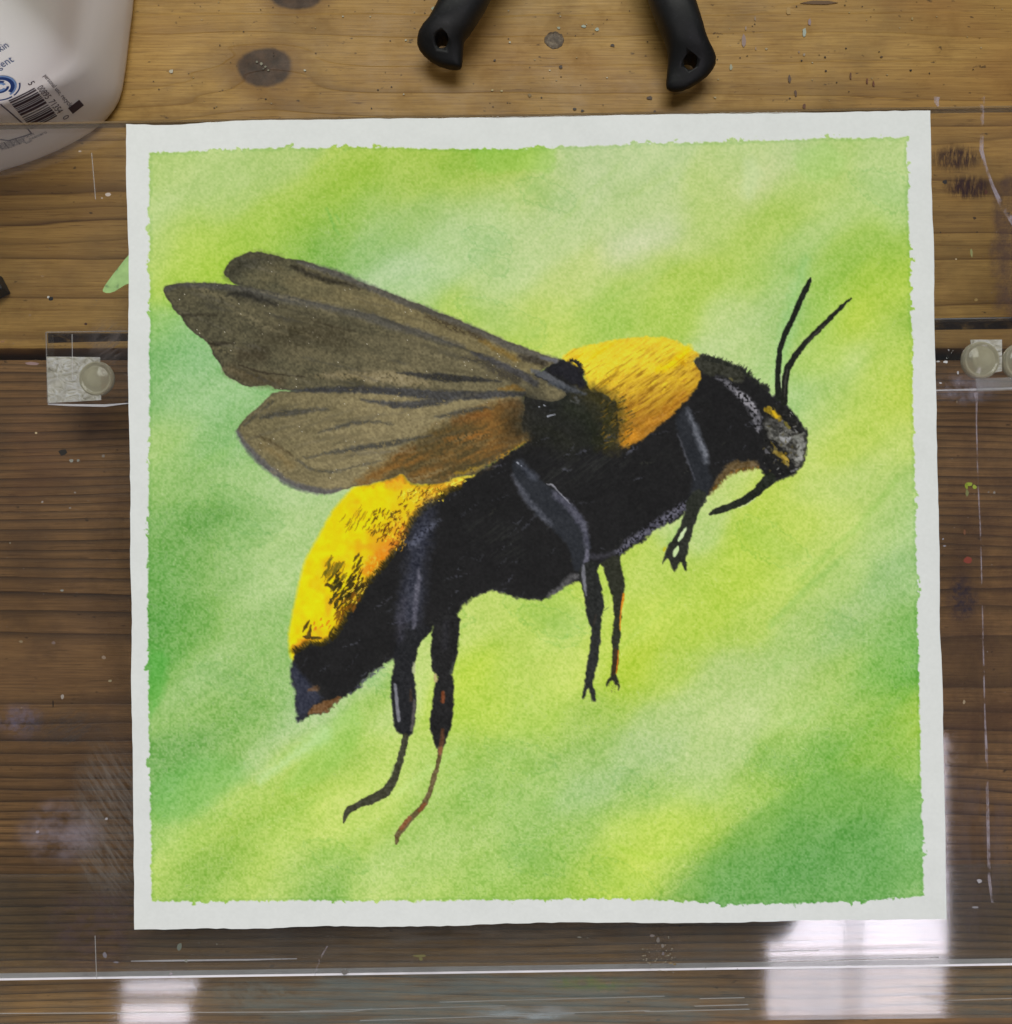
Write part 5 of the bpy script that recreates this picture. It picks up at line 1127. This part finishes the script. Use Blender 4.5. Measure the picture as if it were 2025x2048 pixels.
# counter-clockwise ordering so that outward normals are to the right of travel
ar = sum(foot[i].x * foot[(i + 1) % NF].y - foot[(i + 1) % NF].x * foot[i].y for i in range(NF))
if ar < 0: foot = foot[::-1]
nrm = []
for i in range(NF):
    d_ = (foot[(i + 1) % NF] - foot[i - 1]).normalized(); nrm.append(Vector((d_.y, -d_.x)))
cen = sum(foot, Vector((0, 0))) / NF
PROF = [(0.0, 0.0045), (0.0006, 0.0026), (0.0018, 0.0014), (0.004, 0.0010), (0.010, 0.0017), (0.020, 0.0039), (0.028, 0.0062), (0.033, 0.0075), (0.037, 0.0083), (0.041, 0.0086), (0.047, 0.0091), (0.055, 0.0096), (0.10, 0.0160), (0.15, 0.023), (0.175, 0.029), (0.195, 0.039), (0.208, 0.050), (0.216, 0.060)]
def wall(s, z):
    # point on the jug wall: s metres along the footprint, height z, with outward normal
    u = (s / PERI * NF) % NF; i = int(u); f = u - i
    p = foot[i].lerp(foot[(i + 1) % NF], f); n_ = nrm[i].lerp(nrm[(i + 1) % NF], f).normalized()
    ins = PROF[-1][1]
    for a_, b_ in zip(PROF, PROF[1:]):
        if a_[0] <= z <= b_[0]: ins = a_[1] + (b_[1] - a_[1]) * (z - a_[0]) / (b_[0] - a_[0]); break
    q = p - n_ * ins
    return Vector((q.x, q.y, z)), Vector((n_.x, n_.y, 0))
jug = tag(empty('detergent_jug', (cen.x, cen.y, 0)), 'white plastic detergent jug with barcode and blue print, cut by corner', 'jug')
JO = Vector((cen.x, cen.y, 0))
vs, fs = [], []
for z, _i in PROF:
    for k in range(NF): vs.append(wall(PERI * k / NF, z)[0] - JO)
for j in range(len(PROF) - 1):
    for k in range(NF): fs.append((j * NF + k, j * NF + (k + 1) % NF, (j + 1) * NF + (k + 1) % NF, (j + 1) * NF + k))
fs.append(tuple(range(NF))[::-1]); fs.append(tuple((len(PROF) - 1) * NF + k for k in range(NF)))
t = NT('white_plastic')
_n = t.noise(t.pos(), 30, 3); _c = t.mix(_n, lin((240, 236, 236)), lin((244, 241, 240)))
jm = t.surf(t.principled(_c, 0.42, 0.4, bump=t.noise(t.pos(), 900, 2), bstr=0.05, bdist=0.0005))
mesh_obj('body', vs, fs, jm, jug, True)
def lathe(name, prof, mat, parent, n=32):
    vs, fs = [], []
    for r_, z in prof:
        for k in range(n): vs.append((r_ * math.cos(2 * math.pi * k / n), r_ * math.sin(2 * math.pi * k / n), z))
    for j in range(len(prof) - 1):
        for k in range(n): fs.append((j * n + k, j * n + (k + 1) % n, (j + 1) * n + (k + 1) % n, (j + 1) * n + k))
    fs.append(tuple((len(prof) - 1) * n + k for k in range(n)))
    return mesh_obj(name, vs, fs, mat, parent, True)
t = NT('blue_cap'); capm = t.surf(t.principled(lin((60, 110, 180)), 0.4))
lathe('cap', [(0.024, 0.214), (0.024, 0.222), (0.022, 0.2225), (0.022, 0.244), (0.020, 0.246)], capm, jug)

# find the place on the wall that the photograph shows at a pixel
def to_px(p):
    d = p - CAM; k = -D / d.dot(EZ); return (1012.5 + d.dot(EX) * k / S, 1024 - d.dot(EY) * k / S)
_front = [k for k in range(NF) if nrm[k].y < 0.1 and nrm[k].x > -0.6]
_grid = []
for k in range(NF * 2):
    s_ = PERI * k / (NF * 2)
    if nrm[k // 2].y > 0.25 or nrm[k // 2].x < -0.5: continue
    for zi in range(0, 140):
        z = zi * 0.001; p, n_ = wall(s_, z); _grid.append((*to_px(p), s_, z))
_ga = np.array(_grid)
def at_wall(px, py):
    i = np.argmin((_ga[:, 0] - px) ** 2 + (_ga[:, 1] - py) ** 2); return _ga[i, 2], _ga[i, 3]
def print_mesh(name, polys, mat):
    # polys: list of (verts[(s,z)], faces)
    vs, fs = [], []
    for v_, f_ in polys:
        k = len(vs)
        for s_, z in v_:
            p, n_ = wall(s_, max(z, 0.0005)); vs.append(p + n_ * 0.0002 - JO)
        fs += [tuple(k + i for i in q) for q in f_]
    return mesh_obj(name, vs, fs, mat, jug)
def text_geo(txt, size):
    cu = bpy.data.curves.new('lettering', 'FONT'); cu.body = txt; cu.size = size; cu.resolution_u = 2
    ob = bpy.data.objects.new('lettering', cu); COL.objects.link(ob)
    bpy.context.view_layer.update()
    me = bpy.data.meshes.new_from_object(ob.evaluated_get(bpy.context.evaluated_depsgraph_get()))
    v_ = [(v.co.x, v.co.y) for v in me.vertices]; f_ = [tuple(p.vertices) for p in me.polygons]
    bpy.data.objects.remove(ob); bpy.data.curves.remove(cu); bpy.data.meshes.remove(me)
    return v_, f_
def ink(name, rgb):
    t = NT(name); return t.surf(t.principled(lin(rgb), 0.5, 0.3))
ink_b = ink('blue_ink', (92, 106, 146)); ink_k = ink('black_ink', (78, 66, 76)); ink_l = ink('pale_blue_ink', (120, 150, 200)); ink_d = ink('deep_blue_ink', (30, 60, 120)); ink_g = ink('grey_ink', (104, 100, 116))
def put_text(name, txt, px, py, size, mat, rot=0, right=True, cond=0.8):
    v_, f_ = text_geo(txt, size)
    if not v_: return
    mx = max(a for a, b in v_) if right else 0.0
    s0, z0 = at_wall(px, py); o = []
    for a, b in v_:
        a = (a - mx) * cond
        if rot: o.append((s0 + b, z0 - a))
        else: o.append((s0 + a, z0 + b))
    print_mesh(name, [(o, f_)], mat)
put_text('lettering', 'r skin', 20, 93, 0.0048, ink_b)
put_text('lettering', 'detergent', 31, 119, 0.0052, ink_b)
# round emblem with a curled letter
s0, z0 = at_wall(-2, 172)
def ringgeo(r0, r1, a0=0, a1=360, n=40, dx=0, dz=0, sq=1.0):
    v_, f_ = [], []
    for i in range(n + 1):
        th = R(a0 + (a1 - a0) * i / n)
        for r_ in (r0, r1): v_.append((s0 + dx + r_ * math.cos(th), z0 + dz + r_ * sq * math.sin(th)))
    for i in range(n): f_.append((2 * i, 2 * i + 1, 2 * i + 3, 2 * i + 2))
    return v_, f_
print_mesh('emblem', [ringgeo(0.0042, 0.0058, -70, 200)], ink_d)
print_mesh('emblem', [ringgeo(0.0058, 0.0066, -80, 60), ringgeo(0.0016, 0.0026, 0, 300)], ink_l)
print_mesh('emblem', [ringgeo(0.0026, 0.0036, 30, 330), ringgeo(0.0075, 0.0081, -75, -20), ringgeo(0.0075, 0.0081, -120, -82)], ink_d)
# barcode
sa, za = at_wall(8, 199); sb, zb = at_wall(66, 180); sc, zc = at_wall(63, 248); sd_, zd = at_wall(126, 228)
sl0, sl1 = (sa + sc) / 2, (sb + sd_) / 2; zt, zbm = (za + zb) / 2, (zc + zd) / 2
bars = []; zz = zt; rb = random.Random(5)
while zz > zbm:
    w_ = rb.choice([0.35, 0.35, 0.7, 1.05, 0.5]) * 0.001 * 1.1; g_ = rb.choice([0.35, 0.35, 0.7]) * 0.001 * 1.1
    nseg = 6; v_ = []
    for i in range(nseg + 1):
        s_ = sl0 + (sl1 - sl0) * i / nseg; v_ += [(s_, zz), (s_, zz - w_)]
    bars.append((v_, [(2 * i, 2 * i + 1, 2 * i + 3, 2 * i + 2) for i in range(nseg)])); zz -= w_ + g_
print_mesh('barcode', bars, ink_k)
for _tx, _z in (('00895', zt - 0.0006), ('71354', (zt + zbm) / 2 - 0.0008)):
    v_, f_ = text_geo(_tx, 0.0042); k_ = 0.42 * (zt - zbm) / max(a for a, b in v_)
    print_mesh('lettering', [([(sl1 + 0.0006 + b, _z - a * k_) for a, b in v_], f_)], ink_k)
v_, f_ = text_geo('personal use, recycled', 0.0030); k_ = (zt - zbm + 0.004) / max(a for a, b in v_); print_mesh('lettering', [([(sl1 + 0.0062 + b, zt + 0.003 - a * k_) for a, b in v_], f_)], ink_k)
v_, f_ = text_geo('5', 0.004); print_mesh('lettering', [([(sl1 - 0.001 + b, zt + 0.004 - a) for a, b in v_], f_)], ink_k)
v_, f_ = text_geo('0', 0.004); print_mesh('lettering', [([(sl1 + 0.001 + b, zbm - 0.002 - a) for a, b in v_], f_)], ink_g)
# recycling-like square mark beside the barcode
si, zi = sl1 + 0.0085, zbm - 0.0015
print_mesh('label_mark', [([(si - .003, zi + .0018), (si + .003, zi + .0018), (si + .003, zi - .0018), (si - .003, zi - .0018)], [(3, 2, 1, 0)])], ink_k)
# ruled box and small print at the foot
def line_(pts, w_):
    o = []
    for a_, b_ in zip(pts, pts[1:]):
        s1, z1 = at_wall(*a_); s2, z2 = at_wall(*b_); dx, dz = s2 - s1, z2 - z1; L = math.hypot(dx, dz) or 1; nx, nz = -dz / L * w_ / 2, dx / L * w_ / 2
        n = 5; v_ = []
        for i in range(n + 1):
            f = i / n; v_ += [(s1 + dx * f + nx, z1 + dz * f + nz), (s1 + dx * f - nx, z1 + dz * f - nz)]
        o.append((v_, [(2 * i, 2 * i + 1, 2 * i + 3, 2 * i + 2) for i in range(n)]))
    return o
print_mesh('label_border', line_([(0, 209), (50, 250), (62, 262), (58, 268), (20, 277), (0, 280)], 0.0006), ink_g)
for yy, x1 in ((270, 88), (281, 66), (292, 36)):
    for xx in np.arange(-20, x1 - 6, 9):
        s1, z1 = at_wall(xx, yy + (x1 - xx) * 0.22); v_, f_ = text_geo(random.choice(['nec', 'aro', 'sun', 'mix']), 0.0024)
        print_mesh('small_print', [([(s1 + a * 0.9, z1 + b) for a, b in v_], f_)], ink_g)

# ================================================================ spring clamp at the top
t = NT('black_rubber')
_n = t.noise(t.pos(), 700, 4, 0.7); _c = t.mix(t.mapr(_n, 0.55, 0.8), lin((20, 21, 22)), lin((38, 39, 42)))
rubm = t.surf(t.principled(_c, t.mapr(t.noise(t.pos(), 80, 3), 0.3, 0.7, 0.42, 0.62), 0.4, bump=_n, bstr=0.1, bdist=0.0003))
clamp = tag(empty('spring_clamp', tbl(1130, -300)), 'black rubber-gripped spring clamp, two splayed handles with holes near top edge', 'clamp')
CO = clamp.location.copy()
C2 = lambda p: (780 + p[0] / 2.7286, p[1] / 2.7286)
def handle(pairs, heights, thick, hole):
    vs, fs = [], []; n = 28
    for (a, b), hz, th in zip(pairs, heights, thick):
        A = tbl(*C2(a), hz); B = tbl(*C2(b), hz); c = (A + B) / 2; h = (B - A) / 2
        for k in range(n):
            q = 2 * math.pi * k / n; ca, sa_ = math.cos(q), math.sin(q)
            e = 0.72
            p = c + h * (math.copysign(abs(ca) ** e, ca)); p = Vector((p.x, p.y, hz + th * math.copysign(abs(sa_) ** 0.85, sa_)))
            vs.append(p - CO)
    m = len(pairs)
    for j in range(m - 1):
        for k in range(n): fs.append((j * n + k, j * n + (k + 1) % n, (j + 1) * n + (k + 1) % n, (j + 1) * n + k))
    fs.append(tuple(range(n))[::-1]); fs.append(tuple((m - 1) * n + k for k in range(n)))
    o = mesh_obj('handle', vs, fs, rubm, clamp, True)
    bm = bmesh.new(); bm.from_mesh(o.data); bmesh.ops.recalc_face_normals(bm, faces=bm.faces[:]); bm.to_mesh(o.data); bm.free()
    return o
LP = [((880, -900), (1080, -900)), ((700, -650), (920, -650)), ((520, -400), (770, -400)), ((400, -230), (670, -230)), ((320, -100), (595, -100)), ((285, -30), (560, -30)), ((245, 50), (522, 45)), ((207, 120), (472, 122)), ((176, 152), (438, 176)), ((158, 180), (414, 205)), ((150, 210), (404, 232)), ((149, 240), (402, 265)), ((160, 268), (400, 296)), ((183, 297), (398, 326)), ((215, 325), (396, 348)), ((258, 350), (393, 364)), ((300, 364), (388, 371)), ((335, 371), (370, 374))]
LH = [.020] * 6 + [.019, .0175, .0160, .0150, .0140, .0130, .0122, .0115, .0110, .0107, .0105, .0104]
LT = [.008] * 6 + [.0085, .0085, .0080, .0072, .0062, .0052, .0044, .0038, .0033, .0028, .0022, .001]
RP = [((1180, -900), (1380, -900)), ((1250, -650), (1480, -650)), ((1310, -400), (1560, -400)), ((1355, -200), (1612, -200)), ((1385, -100), (1640, -100)), ((1405, -30), (1655, -30)), ((1438, 60), (1682, 60)), ((1474, 145), (1708, 145)), ((1500, 205), (1724, 200)), ((1512, 250), (1742, 242)), ((1519, 295), (1768, 285)), ((1518, 330), (1780, 315)), ((1516, 365), (1779, 348)), ((1513, 400), (1764, 378)), ((1510, 432), (1738, 410)), ((1508, 460), (1695, 443)), ((1512, 482), (1645, 473)), ((1535, 496), (1600, 494))]
hl = handle(LP, LH, LT, (285, 255)); hr = handle(RP, LH, LT, (1632, 362))
def cut_hole(o, px, py, r):
    # a round hole through the flared end: rebuild with a boolean, then apply
    c = tbl(*C2((px, py)), 0.012) - CO
    bm = bmesh.new(); bmesh.ops.create_cone(bm, cap_ends=True, segments=24, radius1=r, radius2=r, depth=0.06)
    bmesh.ops.translate(bm, verts=bm.verts, vec=c)
    me = bpy.data.meshes.new('cutter'); bm.to_mesh(me); bm.free()
    cu = bpy.data.objects.new('cutter', me); COL.objects.link(cu); cu.location = CO
    md = o.modifiers.new('hole', 'BOOLEAN'); md.operation = 'DIFFERENCE'; md.object = cu; md.solver = 'EXACT'
    bpy.context.view_layer.update()
    new = bpy.data.meshes.new_from_object(o.evaluated_get(bpy.context.evaluated_depsgraph_get()))
    o.modifiers.clear(); o.data = new; bpy.data.objects.remove(cu)
cut_hole(hl, 288, 256, 0.0026); cut_hole(hr, 1632, 362, 0.0027)
t = NT('steel'); stm = t.surf(t.principled((0.55, 0.55, 0.55), 0.35, 0.5, Metallic=1.0))
pv = tbl(*C2((1130, -930)), 0.02) - CO
o = lathe('pivot', [(0.011, -0.014), (0.012, -0.012), (0.012, 0.012), (0.009, 0.014)], stm, clamp); o.location = pv
box('jaw', pv.x - 0.020, pv.x - 0.003, pv.y - 0.004, pv.y + 0.05, 0.012, 0.028, rubm, clamp, 0.003)
box('jaw', pv.x + 0.003, pv.x + 0.020, pv.y - 0.004, pv.y + 0.05, 0.012, 0.028, rubm, clamp, 0.003)

# ================================================================ small things on the table
t = NT('old_plug_filler')
_n = t.noise(t.pos(), 420, 4, 0.7); plm = t.surf(t.principled(t.ramp(_n, [(0.3, lin((62, 50, 40))), (0.55, lin((112, 96, 78))), (0.72, lin((150, 134, 112)))]), 0.5, 0.4, bump=_n, bstr=0.6, bdist=0.0006))
c = tbl(1109, 80, 0)
pr = [(0.0001, 0.0004), (0.0030, 0.0004), (0.0040, 0.0002), (0.0043, -0.0002)]
vs, fs = [], []; n = 26
rp = random.Random(9); jit = [rp.uniform(0.93, 1.06) for _ in range(n)]
for r_, z in pr:
    for k in range(n): vs.append((c.x + r_ * jit[k] * math.cos(2 * math.pi * k / n), c.y + r_ * jit[k] * 0.9 * math.sin(2 * math.pi * k / n), z))
for j in range(len(pr) - 1):
    for k in range(n): fs.append((j * n + k, (j + 1) * n + k, (j + 1) * n + (k + 1) % n, j * n + (k + 1) % n))
mesh_obj('filled_hole', vs, fs, plm, table)

t = NT('dried_green_paint')
_n = t.noise(t.pos(), 260, 4, 0.6); grm = t.surf(t.principled(t.ramp(_n, [(0.28, lin((104, 126, 84))), (0.42, lin((150, 186, 116))), (0.7, lin((168, 204, 130)))]), 0.5, 0.4, bump=_n, bstr=0.4, bdist=0.0004))
G3 = lambda p: (p[0] / 4.6, 480 + p[1] / 4.6)
gp = [(1190, 130), (1150, 175), (1095, 245), (1050, 300), (1010, 355), (970, 410), (946, 456), (948, 474), (975, 486), (1010, 486), (1060, 470), (1110, 438), (1150, 412), (1168, 404), (1190, 400)]
o = flake_mesh('paint_chip', [G3(p) for p in gp], PZ + 0.0001, 0.0005, grm)
tag(o, 'pale green leaf-shaped chip of dried paint poking from under the paper', 'paint chip')

o = box('tool_tip', -0.030, 0.0, -0.004, 0.004, 0.0, 0.008, rubm, None, 0.0008)
p = tbl(14, 570, 0); o.location = (p.x, p.y, 0); o.rotation_euler = (0, 0, R(28))
tag(o, 'black plastic tool end just showing at the left edge', 'tool')
